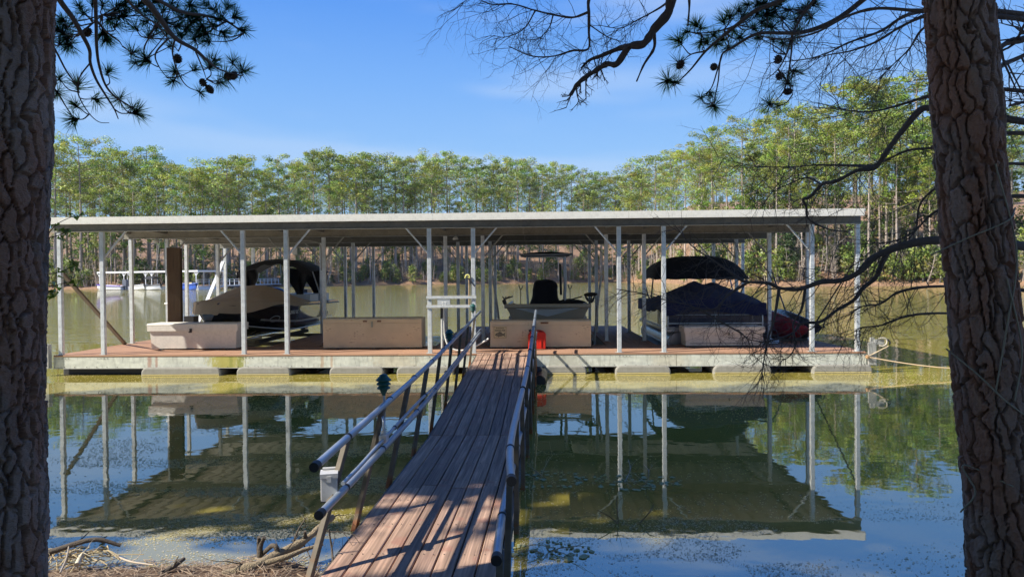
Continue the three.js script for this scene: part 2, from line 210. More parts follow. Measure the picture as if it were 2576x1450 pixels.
// ---------------------------------------------------------------- the covered dock
const PITCH = 3.9624, FW = 0.9246, X0 = -10.152, DY = 0.432, ZEND = -8.3, ROWS = [-0.06, -2.75, -5.6, -8.2], XL = X0 - 0.1, XR = X0 + 4 * PITCH + FW + 0.12;
const dock = thing('covered_boat_dock', 'long floating covered boat dock with flat metal roof and four slips', 'boat dock');
{
  // deck boards: along x on the front walk, along the fingers behind it
  const boardW = 0.138, gap = 0.006, th = 0.035;
  const cuts = [XL - 0.02, -6.6, -2.9, 0.75, 3.9, XR + 0.02];
  for (let r = 0; r < 12; r++) {
    const z = 0.03 - boardW / 2 - r * (boardW + gap), off = (r % 2) * 0.8;
    for (let c = 0; c < cuts.length - 1; c++) {
      const a = cuts[c] + (c ? off : 0), b = cuts[c + 1] + (c < cuts.length - 2 ? off : 0), g = cham(boardW, th, b - a - 0.004, 0.004, hash(r, c, 1) * 3, hash(r, c, 2) * 7); g.rotateY(Math.PI / 2);
      part(dock, 'deck_board', g, deckMats[(r * 5 + c * 3) % 2], [(a + b) / 2, DY - th / 2 + (hash(r, c, 4) - 0.5) * 0.003, z]);
    }
  }
  const zs = 0.03 - 12 * (boardW + gap) - 0.002;
  for (let i = 0; i < 5; i++) {
    const xa = X0 + i * PITCH - 0.12, n = 8, bw = (FW + 0.24) / n - 0.006;
    for (let k = 0; k < n; k++) part(dock, 'deck_board', cham(bw, th, zs - ZEND, 0.004, hash(i, k, 6) * 3, hash(i, k, 7) * 7), deckMats[(i + k * 3) % 2], [xa + (k + 0.5) * (bw + 0.006), DY - th / 2 + (hash(i, k, 8) - 0.5) * 0.003, (zs + ZEND) / 2]);
    for (const s of [0, 1]) part(dock, 'finger_frame', bar(0.05, 0.2, zs - ZEND), galvDull, [xa + (s ? FW + 0.22 : 0.02), DY - th - 0.104, (zs + ZEND) / 2]);
    part(dock, 'finger_frame', bar(0.05, 0.2, FW + 0.2, 'x'), galvDull, [xa + FW / 2 + 0.12, DY - th - 0.104, ZEND + 0.03]);
  }
  part(dock, 'walk_frame', bar(0.05, 0.2, XR - XL, 'x'), galvDull, [(XL + XR) / 2, DY - th - 0.104, zs + 0.03]);
  part(dock, 'walk_frame', bar(0.05, 0.2, XR - XL, 'x'), galvDull, [(XL + XR) / 2, DY - th - 0.104, -0.8]);

  // the galvanised front, in panels, with rust and algae stains where they are in the photograph
  const len = XR - XL + 0.06, stains = [[-6.55, .42, [.52, .47, .12], .8], [-6.25, .07, [.36, .38, .12], .7], [-6.45, .05, [.36, .38, .12], .6], [-2.95, .6, [.60, .48, .33], .3], [2.75, .4, [.60, .5, .36], .25], [-8.2, .05, [.50, .30, .24], .6], [-8.05, .03, [.50, .30, .24], .6], [-4.5, .04, [.56, .38, .26], .5], [-4.3, .03, [.56, .38, .26], .5], [5.1, .3, [.5, .47, .36], .3], [0.6, .4, [.5, .46, .36], .3]];
  const cv = (() => {
    const w = 2048, h = 64, t = tex(w, h, (u, v) => {
      const x = XL - 0.03 + u * len, n = fbm(u * 160, v * 4, 5, 4), f = fbm(u * 900, v * 3, 8, 2), s = fbm(u * 420, v * 1.2, 15, 3); let c = [.82, .83, .795].map((q, i) => q * (0.86 + 0.2 * n + 0.06 * f) * (1 - 0.10 * sstep(0.55, 0.8, s)));
      for (const [sx, sw, col, a] of stains) { const k = a * sstep(1.15, 0.35, Math.abs(x - sx) / sw + 0.9 * (fbm(u * 700, v * 5, 19, 3) - 0.5)); c = c.map((q, i) => mix(q, Math.pow(col[i], 0.6), k)); }
      return c;
    }, true); t.wrapS = t.wrapT = THREE.ClampToEdgeWrapping; return M([1.0, 1.0, .97], 0.5, { map: t, metalness: 0.1 });
  })();
  const seams = [XL - 0.03, -6.13, -2.52, -1.2, 2.9, XR + 0.03];
  const H = 0.235, y0 = DY - th - 0.005 - H;
  for (let i = 0; i < seams.length - 1; i++) {
    const a = seams[i] + 0.004, b = seams[i + 1] - 0.004, s = new THREE.Shape();
    const g = new THREE.BoxGeometry(b - a, H, 0.03), p = g.attributes.position, uv = g.attributes.uv; for (let k = 0; k < p.count; k++) uv.setXY(k, (p.getX(k) + (a + b) / 2 - seams[0]) / len, p.getY(k) / H + 0.5);
    part(dock, 'fascia_panel', g, cv, [(a + b) / 2, y0 + H / 2, 0.005]);
    const lip = part(dock, 'fascia_lip', bar(0.045, 0.012, b - a, 'x', 0.003), galvDull, [(a + b) / 2, y0 - 0.008, 0.012]);
  }
  // bolts, in one part: a few millimetres across each
  const bolt = new THREE.CylinderGeometry(0.008, 0.008, 0.012, 6).rotateX(Math.PI / 2), bolts = [];
  for (let i = 0; i < 5; i++) for (const s of [0, 1]) for (let k = 0; k < 4; k++) { bolts.push(bolt.clone().translate(X0 + i * PITCH + s * FW + (k - 1.5) * 0.07 + (s ? 0.02 : 0.1), y0 + H - 0.03, 0.024)); bolts.push(bolt.clone().translate(X0 + i * PITCH + s * FW + (k - 1.5) * 0.22, y0 + 0.02, 0.024)); }
  part(dock, 'bolts', merge(bolts), steelDark).userData.kind = 'stuff';
  // floats
  const floatG = (w, h, l) => { const s = new THREE.Shape(), r = 0.1; s.moveTo(-w / 2, -h / 2); s.lineTo(w / 2, -h / 2); s.lineTo(w / 2, h / 2 - r); s.quadraticCurveTo(w / 2, h / 2, w / 2 - r, h / 2); s.lineTo(-w / 2 + r, h / 2); s.quadraticCurveTo(-w / 2, h / 2, -w / 2, h / 2 - r); s.closePath(); const g = new THREE.ExtrudeGeometry(s, { depth: l - 0.06, bevelSize: 0.03, bevelThickness: 0.03, bevelSegments: 2, curveSegments: 6 }); g.translate(0, 0, -l / 2 + 0.03); return triUV(g, 1); };
  const floatMat = M([.30, .295, .275], 0.7, { map: tex(256, 256, (u, v) => { const n = fbm(u * 40, v * 4, 3, 3, 40, 4); const q = fbm(u * 8, v * 8, 9, 3, 8, 8); const k = 0.75 + 0.6 * n * q; return [k, k * 0.98, k * 0.92]; }, false, [1, 1]) });
  const pollenBand = M([.52, .43, .17], 0.9, { map: grimeFine });
  const fl = [[370, 560], [607, 734], [838, 966], [1005, 1140], [1370, 1470], [1549, 1679], [1793, 1929], [2040, 2180]];
  for (const [a, b] of fl) {
    const xa = atZ(a, 930, -0.1).x, xb = atZ(b, 930, -0.1).x, w = xb - xa;
    const f = part(dock, 'float', floatG(w, 0.34, 1.1), floatMat, [(xa + xb) / 2, -0.028, -0.44]);
    part(f, 'waterline_band', bar(1.108, 0.02, w + 0.008, 'x', 0.004), pollenBand, [0, 0.046, 0]);
    part(f, 'moulded_rib', bar(1.108, 0.012, w + 0.008, 'x', 0.003), floatMat, [0, 0.085, 0]);
  }
  for (let i = 0; i < 5; i++) for (const z of [-2.6, -5.0, -7.3]) part(dock, 'float', floatG(1.05, 0.34, 1.5), floatMat, [X0 + i * PITCH + FW / 2, 0.0, z]);
  part(dock, 'float', floatG(2.0, 0.34, 1.0), M([.05, .05, .048], 0.75, { map: grime }), [X0 + 0.98, 0.0, -0.66]);

  // posts, knee braces, beams and roof
  const YB = 3.067, post = bar(0.085, 0.085, YB - DY - 0.02, 'y', 0.006);
  const addPost = (x, z) => part(dock, 'post', post, galv, [x, (YB + DY) / 2 - 0.01, z]);
  const plate = new THREE.BoxGeometry(0.16, 0.014, 0.14);
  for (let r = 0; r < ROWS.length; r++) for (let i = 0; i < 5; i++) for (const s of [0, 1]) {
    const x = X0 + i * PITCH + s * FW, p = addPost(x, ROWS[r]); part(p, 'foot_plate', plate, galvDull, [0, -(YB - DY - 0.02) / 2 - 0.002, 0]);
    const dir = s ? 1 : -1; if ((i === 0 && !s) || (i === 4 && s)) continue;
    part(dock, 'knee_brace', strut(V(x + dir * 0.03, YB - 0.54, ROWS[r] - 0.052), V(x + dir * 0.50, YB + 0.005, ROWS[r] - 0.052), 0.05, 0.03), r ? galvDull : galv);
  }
  for (let r = 0; r < 4; r++) {
    const bs = [XL - 0.06, -5.7, -0.3, 3.5, XR - 0.06];
    for (let k = 0; k < bs.length - 1; k++) part(dock, 'roof_beam', bar(0.07, 0.20, bs[k + 1] - bs[k] - 0.004, 'x', 0.008), r === 1 ? ceilingPaint : beamPaint, [(bs[k] + bs[k + 1]) / 2, YB + 0.1, ROWS[r]]);
    part(dock, 'beam_flange', bar(0.11, 0.014, XR - XL, 'x', 0.003), galvDull, [(XL + XR) / 2 - 0.06, YB - 0.006, ROWS[r]]);
  }
  for (let i = 0; i < 5; i++) for (const s of [0, 1]) part(dock, 'roof_purlin', bar(0.05, 0.09, ROWS[0] - ROWS[3] - 0.08), beamPaint, [X0 + i * PITCH + s * FW, YB + 0.15, (ROWS[0] + ROWS[3]) / 2]);
  // roof sheets, each a ribbed panel
  const nP = 17, pw = (XR - XL + 0.03) / nP;
  const prof = []; for (let k = 0; k <= 30; k++) { const t = k / 30 * pw, ph = (t / pw * 3) % 1; prof.push([t, ph < 0.12 || ph > 0.88 ? 0.03 : ph < 0.2 || ph > 0.8 ? 0.015 : 0]); }
  const sheetG = loft([0.21, ZEND - 0.15].map(z => prof.map(([x, y]) => V(x, y, z))), false, false);
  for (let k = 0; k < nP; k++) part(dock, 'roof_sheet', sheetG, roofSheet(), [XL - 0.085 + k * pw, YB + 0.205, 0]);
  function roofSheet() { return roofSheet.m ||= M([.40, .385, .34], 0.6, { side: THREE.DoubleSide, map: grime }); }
  const RE = XR - 0.13, ts = [XL - 0.1, -8.3, -2.1, 1.9, 5.0, RE];
  for (let k = 0; k < ts.length - 1; k++) part(dock, 'roof_trim', bar(0.03, 0.135, ts[k + 1] - ts[k] - 0.003, 'x', 0.004), roofPaint, [(ts[k] + ts[k + 1]) / 2, YB + 0.19, 0.29]);
  part(dock, 'roof_trim', bar(0.1, 0.012, RE - XL + 0.1, 'x', 0.002), roofPaint, [(XL - 0.1 + RE) / 2, YB + 0.263, 0.255]);
  part(dock, 'roof_trim', bar(0.03, 0.135, RE - XL + 0.1, 'x', 0.004), roofPaint, [(XL - 0.1 + RE) / 2, YB + 0.19, ZEND - 0.18]);
  for (const x of [XL - 0.118, RE + 0.018]) part(dock, 'roof_trim', bar(0.03, 0.055, 0.28 - ZEND + 0.16, 'z', 0.004), roofPaint, [x, YB + 0.238, (0.28 + ZEND - 0.18) / 2]);
  // long braces at both ends
  const endBrace = (a, b, w, m) => part(dock, 'end_brace', strut(a, b, w, w * 0.55), m);
  endBrace(V(XL + 0.06, 2.25, -0.09), V(XL + 0.08, DY + 0.02, -2.45), 0.09, M([.17, .135, .10], 0.7, { map: grime }));
  endBrace(V(X0, 2.6, -8.05), V(X0 + 0.12, DY + 0.02, -5.75), 0.11, galv);
  endBrace(V(XR - 0.1, 2.3, -0.2), V(XR - 0.2, DY + 0.02, -2.7), 0.035, steelDark);
  endBrace(V(XR - 0.1, 2.35, -5.7), V(XR - 0.2, DY + 0.02, -3.4), 0.035, steelDark);
  // corner brackets
  const br = (x, w, top, m, dz) => { const s = new THREE.Shape(); s.moveTo(-w / 2, 0); s.lineTo(w / 2, 0); s.lineTo(w / 2, top); s.lineTo(-w / 2, top * 0.97); s.closePath(); part(dock, 'corner_bracket', triUV(new THREE.ExtrudeGeometry(s, { depth: dz, bevelEnabled: true, bevelSize: 0.004, bevelThickness: 0.004, bevelSegments: 1 })), m, [x, y0 + 0.01, 0.03]); };
  br(XL - 0.16, 0.2, 0.50, galvDull, 0.10); br(XR + 0.13, 0.15, 0.46, galvDull, 0.04);
  // gate rails between the middle front posts
  for (const y of [1.60, 1.41]) { part(dock, 'cross_rail', bar(0.03, 0.05, FW + 0.12, 'x'), galv, [X0 + 2 * PITCH + FW / 2, y, -0.002 + 0.0]); part(dock, 'cross_rail', bar(0.05, 0.012, FW + 0.12, 'x'), galvDull, [X0 + 2 * PITCH + FW / 2, y + 0.036, -0.02]); }
}
// ---------------------------------------------------------------- the gangway from the bank to the dock
const gw = thing('gangway', 'weathered wooden gangway with blue-grey pipe handrails leading from the bank to the dock', 'gangway');
const EDGE = [[12.2, -1.464, 0.075], [10.348, -1.414, 0.08], [6.21, -1.303, 0.085], [0.02, -1.215, 0.444]], GWID = 1.145;   // z, x of the left edge, height of the planks
const edgeAt = (z) => { for (let i = 0; i < EDGE.length - 1; i++) if (z >= EDGE[i + 1][0] || i === EDGE.length - 2) { const t = (EDGE[i][0] - z) / (EDGE[i][0] - EDGE[i + 1][0]); return V(mix(EDGE[i][1], EDGE[i + 1][1], t), mix(EDGE[i][2], EDGE[i + 1][2], t), z); } };
{
  const n = 8, pitch = GWID / n, w = pitch - 0.009, th = 0.038, R = RNG(7);
  const runs = [[12.2, 8.42], [8.42, 6.21], [6.21, 2.05], [2.05, 0.30]];
  runs.forEach(([za, zb], r) => {
    for (let k = 0; k < n; k++) {
      const st = (q, j) => q + (q === 12.2 || q === 6.21 || q === 0.30 ? 0 : (hash(k, j, 5) - 0.5) * 0.34), a = edgeAt(st(za, r)), b = edgeAt(st(zb, r + 1)), off = (k + 0.5) * pitch;
      if (r === 3) { b.copy(edgeAt(0.30)); } const A = a.clone().setX(a.x + off), B = b.clone().setX(b.x + off), L = A.distanceTo(B) - 0.006 - 0.006 * hash(k, r, 3);
      const g = cham(w - 0.004 * hash(k, r, 1), th, L, 0.005, hash(k, r, 6) * 3, hash(k, r, 7) * 9), o = part(gw, 'plank', g, plankMats[(k * 2 + r * 5 + (k >> 1)) % 3]);
      o.position.copy(A.add(B).multiplyScalar(0.5)); o.position.y += -th / 2 + (hash(k, r, 2) - 0.5) * 0.006; o.lookAt(o.position.clone().add(b.clone().sub(a))); o.rotateZ((hash(k, r, 9) - 0.5) * 0.025);
    }
  });
  // short boards at the dock end
  for (let k = 0; k < n; k++) { const g = cham(w, 0.03, 0.29, 0.004, k * 1.7, k * 0.9), a = edgeAt(0.16); part(gw, 'plank', g, plankMats[k % 3], [a.x + (k + 0.5) * pitch, a.y - 0.012, 0.16]); }
  // nail heads, in one part
  const nail = new THREE.CylinderGeometry(0.0045, 0.0045, 0.003, 6), nails = [];
  for (let z = 11.8; z > 0.6; z -= 0.61) for (let k = 0; k < n; k++) for (const q of [-0.035, 0.035]) { const a = edgeAt(z); nails.push(nail.clone().translate(a.x + (k + 0.5) * pitch + q, a.y + 0.003, z + (R() - 0.5) * 0.02)); }
  part(gw, 'nails', merge(nails), steelDark).userData.kind = 'stuff';
  // steel channels under the planks, and cross bars
  for (const s of [0, 1]) for (const [za, zb] of [[12.2, 6.23], [6.19, 0.1]]) { const a = edgeAt(za), b = edgeAt(zb), dx = s ? GWID + 0.02 : -0.02; part(gw, 'side_channel', strut(V(a.x + dx, a.y - 0.115, za), V(b.x + dx, b.y - 0.115, zb), 0.045, 0.15), steelDark); }
  for (let z = 11.6; z > 0.5; z -= 1.22) { const a = edgeAt(z); part(gw, 'cross_bar', bar(0.06, 0.06, GWID - 0.02, 'x'), steelDark, [a.x + GWID / 2, a.y - 0.075, z]); }
  // handrails
  const P = (a) => a.map(q => V(...q)), rr = 0.026;
  const topL = P([[-1.355, .86, 10.6], [-1.25, 1.0, 6.6], [-1.185, 1.29, -.3]]), midL = P([[-1.36, .533, 10.5], [-1.33, .545, 9.6], [-1.25, .61, 6.87], [-1.185, .841, -.3]]);
  const topR = P([[-.153, .80, 10.68], [-.185, .82, 9.96], [-.105, .94, 6.5], [.004, 1.30, -.3]]), midR = P([[-.227, .455, 11.0], [-.228, .47, 10.33], [-.20, .49, 9.4], [-.12, .56, 6.5], [.004, .84, -.3]]);
  const at = (line, z) => { for (let i = 0; i < line.length - 1; i++) if (z >= line[i + 1].z || i === line.length - 2) { const t = clamp((line[i].z - z) / (line[i].z - line[i + 1].z), -0.2, 1.2); return line[i].clone().lerp(line[i + 1], t); } };
  const collar = (line, z, r) => { const a = at(line, z), b = at(line, z - 0.1), d = b.sub(a).normalize().multiplyScalar(0.012); return tube([a.clone().sub(d), a.clone().add(d)], r, 12, 1, false); };
  const rails = [['top_rail', topL, [9.9, 8.6, 7.5, 6.4, 5.4, 4.2, 3.1, 2.0, 0.9]], ['middle_rail', midL, [9.95, 8.9, 7.4, 6.2, 4.6, 3.1, 1.6]], ['top_rail', topR, [9.96, 7.8, 6.5, 5.2, 3.9, 2.6, 1.3]], ['middle_rail', midR, [10.33, 8.6, 6.8, 4.8, 2.6]]];
  for (const [name, line, zs] of rails) {
    const o = part(gw, name, tube(line, rr, 14, 40, true), railPipe);
    const a = line[0], d = line[1].clone().sub(a).normalize();
    part(o, 'end_cap', tube([a.clone().addScaledVector(d, -0.015), a.clone().addScaledVector(d, 0.045)], rr + 0.005, 14, 1, false), blackRubber);
    for (const z of zs) part(o, 'collar', collar(line, z, rr + 0.004), blackRubber);
  }
  // electric conduits that follow the middle rail, with clips
  const con = [[-1.315, .62, 10.12], [-1.30, .63, 9.75], [-1.285, .655, 9.1], [-1.245, .70, 7.2], [-1.215, .715, 6.5], [-1.165, .93, -.2]].map(q => V(...q));
  const c1 = part(gw, 'conduit', tube(con, 0.015, 10, 50), railPipe); for (const z of [8.55, 7.0, 5.4, 3.8, 2.2]) part(c1, 'clip', collar(con, z, 0.021), blackRubber);
  // posts
  const tops = [9.9, 8.83, 7.76, 6.72, 5.68, 4.5, 3.3, 2.15, 1.0], feet = [10.36, 9.25, 8.1, 6.9, 5.7, 4.4, 3.2, 2.1, 1.0];
  const postG = (a, b) => { const g = strut(a, b, 0.042, 0.042, 0.004), p = g.attributes.position, uv = g.attributes.uv; for (let i = 0; i < p.count; i++) uv.setXY(i, (p.getX(i) + p.getZ(i)) * 3, clamp((p.getY(i) - b.y) / (a.y - b.y))); return g; };
  tops.forEach((zt, i) => {
    const zf = feet[i], e = edgeAt(zf), lean = (zf - zt) / 0.85;
    const a = at(topL, zt), f = V(e.x - 0.065, e.y - 0.02, zf), d = f.clone().sub(a).normalize();
    part(gw, 'rail_post', postG(a.clone().addScaledVector(d, 0.02), f.clone().addScaledVector(d, 0.2)), rustPost);
    const ar = at(topR, Math.min(zt + 0.25, 10.6)), er = edgeAt(zf + 0.05), fr = V(er.x + GWID + 0.075, er.y - 0.02, zf + 0.05), dr = fr.clone().sub(ar).normalize();
    part(gw, 'rail_post', postG(ar.clone().addScaledVector(dr, 0.02), fr.clone().addScaledVector(dr, 0.26)), rustPost);
  });
  const mp = V(-.215, .44, 10.9); part(gw, 'rail_post', postG(mp, V(-.205, -0.05, 11.1)), rustPost);
  // rollers under the dock end and the two fender tubes
  for (const x of [-1.33, 0.05]) part(gw, 'roller', new THREE.CylinderGeometry(0.13, 0.13, 0.12, 18).rotateZ(Math.PI / 2), blackRubber, [x, 0.11, 0.75]);
  for (const z of [0.5]) part(gw, 'float_tube', tube([V(0.07, 0.06, 1.5), V(0.12, 0.06, 0.4)], 0.11, 14, 1, false), blackPlastic);
  // piles under the level part
  for (const z of [11.3, 8.4, 6.3]) for (const s of [0, 1]) { const e = edgeAt(z); part(gw, 'pile', bar(0.09, 0.09, 0.9, 'y'), steelDark, [e.x + (s ? GWID - 0.06 : 0.06), e.y - 0.565, z]); }
}

// ---------------------------------------------------------------- lamps, boxes and fittings of the gangway
const teal = M([.012, .085, .075], 0.5, { map: grimeFine });
function pagodaLight(base, h, label) {
  const t = thing('path_light', label, 'lamp', base.toArray(), 0, 'green tiered lamps along the gangway');
  part(t, 'stem', tube([V(0, 0, 0), V(0.004, h * 0.5, 0), V(0, h, 0)], 0.011, 8), railPipe);
  const tier = (r, y) => part(t, 'shade', new THREE.LatheGeometry([[0.012, 0.052], [0.03, 0.05], [r * 0.55, 0.036], [r, 0.004], [r, 0], [r * 0.9, -0.004], [r * 0.5, 0.026], [0.02, 0.036]].map(q => new THREE.Vector2(...q)), 24), teal, [0, h + y, 0]);
  tier(0.058, 0.012); tier(0.063, 0.047); const top = tier(0.068, 0.082);
  part(t, 'cap', new THREE.SphereGeometry(0.036, 16, 8, 0, 6.3, 0, 1.57).scale(1, 0.8, 1), teal, [0, h + 0.112, 0]);
  part(t, 'lens', new THREE.CylinderGeometry(0.026, 0.022, 0.1, 14), M([.35, .36, .33], 0.3), [0, h + 0.05, 0]);
  part(t, 'socket', new THREE.LatheGeometry([[0.012, -0.05], [0.03, -0.01], [0.04, 0.01], [0.012, 0.012]].map(q => new THREE.Vector2(...q)), 16), teal, [0, h, 0]);
}
pagodaLight(V(-1.325, .74, 8.75), 0.30, 'green tiered lamp on a bent stem, over the water beside the second rail post');
pagodaLight(V(-1.265, .90, 4.5), 0.22, 'green tiered lamp halfway along the gangway handrail, in front of the beige chest');
pagodaLight(V(-1.24, 1.10, 0.85), 0.26, 'green tiered lamp at the dock end of the handrail, below the cross rails');
{
  const b = thing('junction_box', 'light grey weatherproof electric box strapped to the first gangway rail post', 'junction box', [-1.435, .50, 10.02], 0.25);
  const g = new THREE.ExtrudeGeometry((() => { const s = new THREE.Shape(), w = .1, h = .16, r = .015; s.moveTo(-w / 2 + r, 0); s.lineTo(w / 2 - r, 0); s.quadraticCurveTo(w / 2, 0, w / 2, r); s.lineTo(w / 2, h - r); s.quadraticCurveTo(w / 2, h, w / 2 - r, h); s.lineTo(-w / 2 + r, h); s.quadraticCurveTo(-w / 2, h, -w / 2, h - r); s.lineTo(-w / 2, r); s.quadraticCurveTo(-w / 2, 0, -w / 2 + r, 0); return s; })(), { depth: 0.10, bevelSize: 0.005, bevelThickness: 0.005, bevelSegments: 2 });
  const boxGrey = M([.50, .50, .50], 0.5, { map: grimeFine });
  part(b, 'body', triUV(g), boxGrey); part(b, 'cover', new THREE.BoxGeometry(0.118, 0.03, 0.128), boxGrey, [0, 0.172, 0.05]); part(b, 'hinge', bar(0.018, 0.018, 0.09, 'x'), boxGrey, [0, 0.196, 0.0]); part(b, 'latch', new THREE.BoxGeometry(0.03, 0.04, 0.012), boxGrey, [0, 0.15, 0.113]); part(b, 'gasket', new THREE.BoxGeometry(0.112, 0.008, 0.112), blackRubber, [0, -0.004, 0.05]);
  const c = thing('pipe_fitting', 'pale cast fitting with a bent pipe on the middle rail of the gangway', 'pipe fitting', [-1.285, .655, 8.95]);
  part(c, 'body', triUV(new THREE.BoxGeometry(0.06, 0.06, 0.11)), boxGrey, [0, 0.01, 0]); part(c, 'bent_pipe', tube([V(0, .03, 0), V(0, .10, 0), V(-.006, .15, -.02), V(-.04, .19, -.10)], 0.012, 8, 16), railPipe); part(c, 'nut', new THREE.CylinderGeometry(0.022, 0.022, 0.035, 8), boxGrey, [0, 0.055, 0]);
}

// ---------------------------------------------------------------- chests and small things on the dock
const chestWhite = M([.80, .76, .68], 0.5, { map: grimeFine }), chestTan = M([.74, .63, .44], 0.75, { map: tex(512, 512, (u, v) => { const a = fbm(u * 50, v * 7, 3, 4, 50, 7), b = fbm(u * 9, v * 9, 6, 4, 9, 9), k = 0.82 + 0.26 * b, c = sstep(0.72, 0.78, fbm(u * 30, v * 240, 12, 2, 30, 240)) * sstep(0.6, 0.75, b); return [mix(k, .42, c), mix(k * 0.98, .30, c), mix(k * 0.96, .22, c)]; }, false, [0.5, 0.5]) });
function chest(name, label, x0, x1, zf, h, depth, mat, lidH, over, taper, cat = 'storage chest') {
  const w = x1 - x0, t = thing(name, label, cat, [(x0 + x1) / 2, DY, zf - depth / 2]);
  const ring = (y, k) => [[-1, 1], [1, 1], [1, -1], [-1, -1]].map(([a, b]) => V(a * (w / 2 - over - k), y, b * (depth / 2 - over - k)));
  const hull = (a, b) => { const A = ring(a[0], a[1]), B = ring(b[0], b[1]), p = []; for (let i = 0; i < 4; i++) { const j = (i + 1) % 4; p.push(A[i], A[j], B[j], A[i], B[j], B[i]); } p.push(B[0], B[1], B[2], B[0], B[2], B[3], A[2], A[1], A[0], A[3], A[2], A[0]); const g = new THREE.BufferGeometry().setFromPoints(p); g.computeVertexNormals(); return triUV(g); };
  part(t, 'body', hull([0.03, taper], [h - lidH, 0]), mat);
  const lid = part(t, 'lid', hull([h - lidH - (over ? 0.07 : -0.004), -over * 0.9], [h - 0.03, -over]), mat);
  part(lid, 'lid_top', hull([h - 0.029, -over - 0.006], [h, 0.01 - over]), mat);
  for (const s of [-1, 1]) part(t, 'skid', bar(0.06, 0.03, depth * 0.8), steelDark, [s * w * 0.36, 0.015, 0]);
  return t;
}
{
  const a = chest('storage_chest', 'off-white moulded storage chest with an overhanging lid, in front of the tan-covered boat', -8.80, -6.72, -0.98, 0.60, 0.62, chestWhite, 0.10, 0.04, 0.03);
  part(a, 'latch', bar(0.02, 0.09, 0.05, 'x'), blackPlastic, [-0.02, 0.44, 0.335]); part(a, 'latch', tube([V(-.06, .40, .345), V(.0, .46, .345)], 0.012, 6, 1, false), blackPlastic);
  const b = chest('storage_chest', 'long beige wooden chest with flaking paint and rusty hinges, closed, before the empty slip', -4.78, -2.56, -1.0, 0.69, 0.58, chestTan, 0.11, 0, 0);
  const rusty = M([.22, .11, .06], 0.8, { map: grime }); for (const x of [-.16, .16]) part(b, 'hinge_plate', bar(0.008, 0.035, 0.09, 'x', 0.002), rusty, [x, 0.625, 0.293]); part(b, 'hasp', bar(0.05, 0.13, 0.035, 'x', 0.003), M([.40, .42, .34], 0.5, { metalness: 0.3 }), [0.0, 0.555, 0.295]);
  const c = chest('storage_chest', 'beige painted wooden chest with a fishing warning sign, before the small skiff', -1.02, 1.22, -1.0, 0.62, 0.56, chestTan, 0.11, 0, 0);
  part(c, 'hasp', bar(0.02, 0.035, 0.17, 'x'), rusty, [0.09, 0.565, 0.29]); part(c, 'padlock', new THREE.BoxGeometry(0.045, 0.07, 0.03), M([.12, .05, .03], 0.5), [-0.13, 0.51, 0.298]);
  const d = chest('storage_chest', 'low cream moulded storage chest before the navy-covered pontoon boat', 3.28, 5.04, -1.02, 0.46, 0.6, M([.70, .65, .55], 0.55, { map: grimeFine }), 0.07, 0.025, 0.02);
  part(d, 'latch', bar(0.012, 0.07, 0.025, 'x'), steelDark, [0.1, 0.30, 0.292]); part(d, 'seam_strip', bar(0.01, 0.008, 1.5, 'x', 0.002), M([.2, .18, .15], 0.7), [0, 0.09, 0.283]);

  // the warning sign
  const cvs = document.createElement('canvas'); cvs.width = 256; cvs.height = 232; const k = cvs.getContext('2d');
  k.fillStyle = '#e6d5a8'; k.fillRect(0, 0, 256, 232); k.strokeStyle = '#b79a68'; k.lineWidth = 6; k.strokeRect(4, 4, 248, 224); k.fillStyle = '#20231f'; k.textAlign = 'center';
  k.font = 'bold 34px sans-serif'; k.fillText('WARNING', 128, 44, 190); k.font = 'bold 50px sans-serif'; k.fillText('FISHING POX', 128, 96, 210);
  k.strokeStyle = '#20231f'; k.lineWidth = 5; k.beginPath(); k.moveTo(30, 165); k.quadraticCurveTo(60, 120, 120, 122); k.quadraticCurveTo(165, 124, 190, 155); k.lineTo(226, 126); k.lineTo(216, 165); k.lineTo(228, 196); k.lineTo(190, 172); k.quadraticCurveTo(150, 200, 95, 194); k.quadraticCurveTo(52, 190, 30, 165); k.closePath(); k.stroke(); k.fillStyle = 'rgba(70,70,60,0.55)'; k.fill();
  k.fillStyle = '#20231f'; k.beginPath(); k.moveTo(90, 122); k.lineTo(110, 106); k.lineTo(150, 112); k.lineTo(160, 128); k.fill(); k.beginPath(); k.moveTo(95, 190); k.lineTo(92, 220); k.lineTo(112, 194); k.fill(); k.beginPath(); k.arc(58, 155, 6, 0, 7); k.fill(); k.lineWidth = 3; for (let i = 0; i < 7; i++) { k.beginPath(); k.arc(82 + i * 16, 158, 22, -0.8, 0.8); k.stroke(); }
  const ct = new THREE.CanvasTexture(cvs); ct.colorSpace = THREE.SRGBColorSpace;
  const s = thing('warning_sign', 'small cream sign reading WARNING FISHING POX above a fish drawing', 'sign', [-0.80, DY + 0.36, -0.9855]);
  const face = new THREE.BoxGeometry(0.285, 0.255, 0.006); part(s, 'panel', face, [M([.7, .6, .4]), M([.7, .6, .4]), M([.7, .6, .4]), M([.7, .6, .4]), M([.82, .82, .82], 0.5, { map: ct }), M([.7, .6, .4])]);
  for (const [x, y] of [[-.13, .115], [.13, .115], [-.13, -.115], [.13, -.115]]) part(s, 'screw', new THREE.CylinderGeometry(0.005, 0.005, 0.004, 8).rotateX(Math.PI / 2), steelDark, [x, y, 0.005]);

  // fuel can
  const red = M([.62, .025, .012], 0.4, { map: grimeFine }), can = thing('fuel_can', 'red plastic fuel can with black cap standing against the chest', 'fuel can', [0.02, DY, -0.86]);
  const sh = new THREE.Shape(); sh.moveTo(-.175, 0); sh.lineTo(.175, 0); sh.lineTo(.18, .30); sh.quadraticCurveTo(.17, .34, .12, .355); sh.lineTo(-.06, .34); sh.lineTo(-.10, .33); sh.quadraticCurveTo(-.175, .33, -.178, .28); sh.closePath();
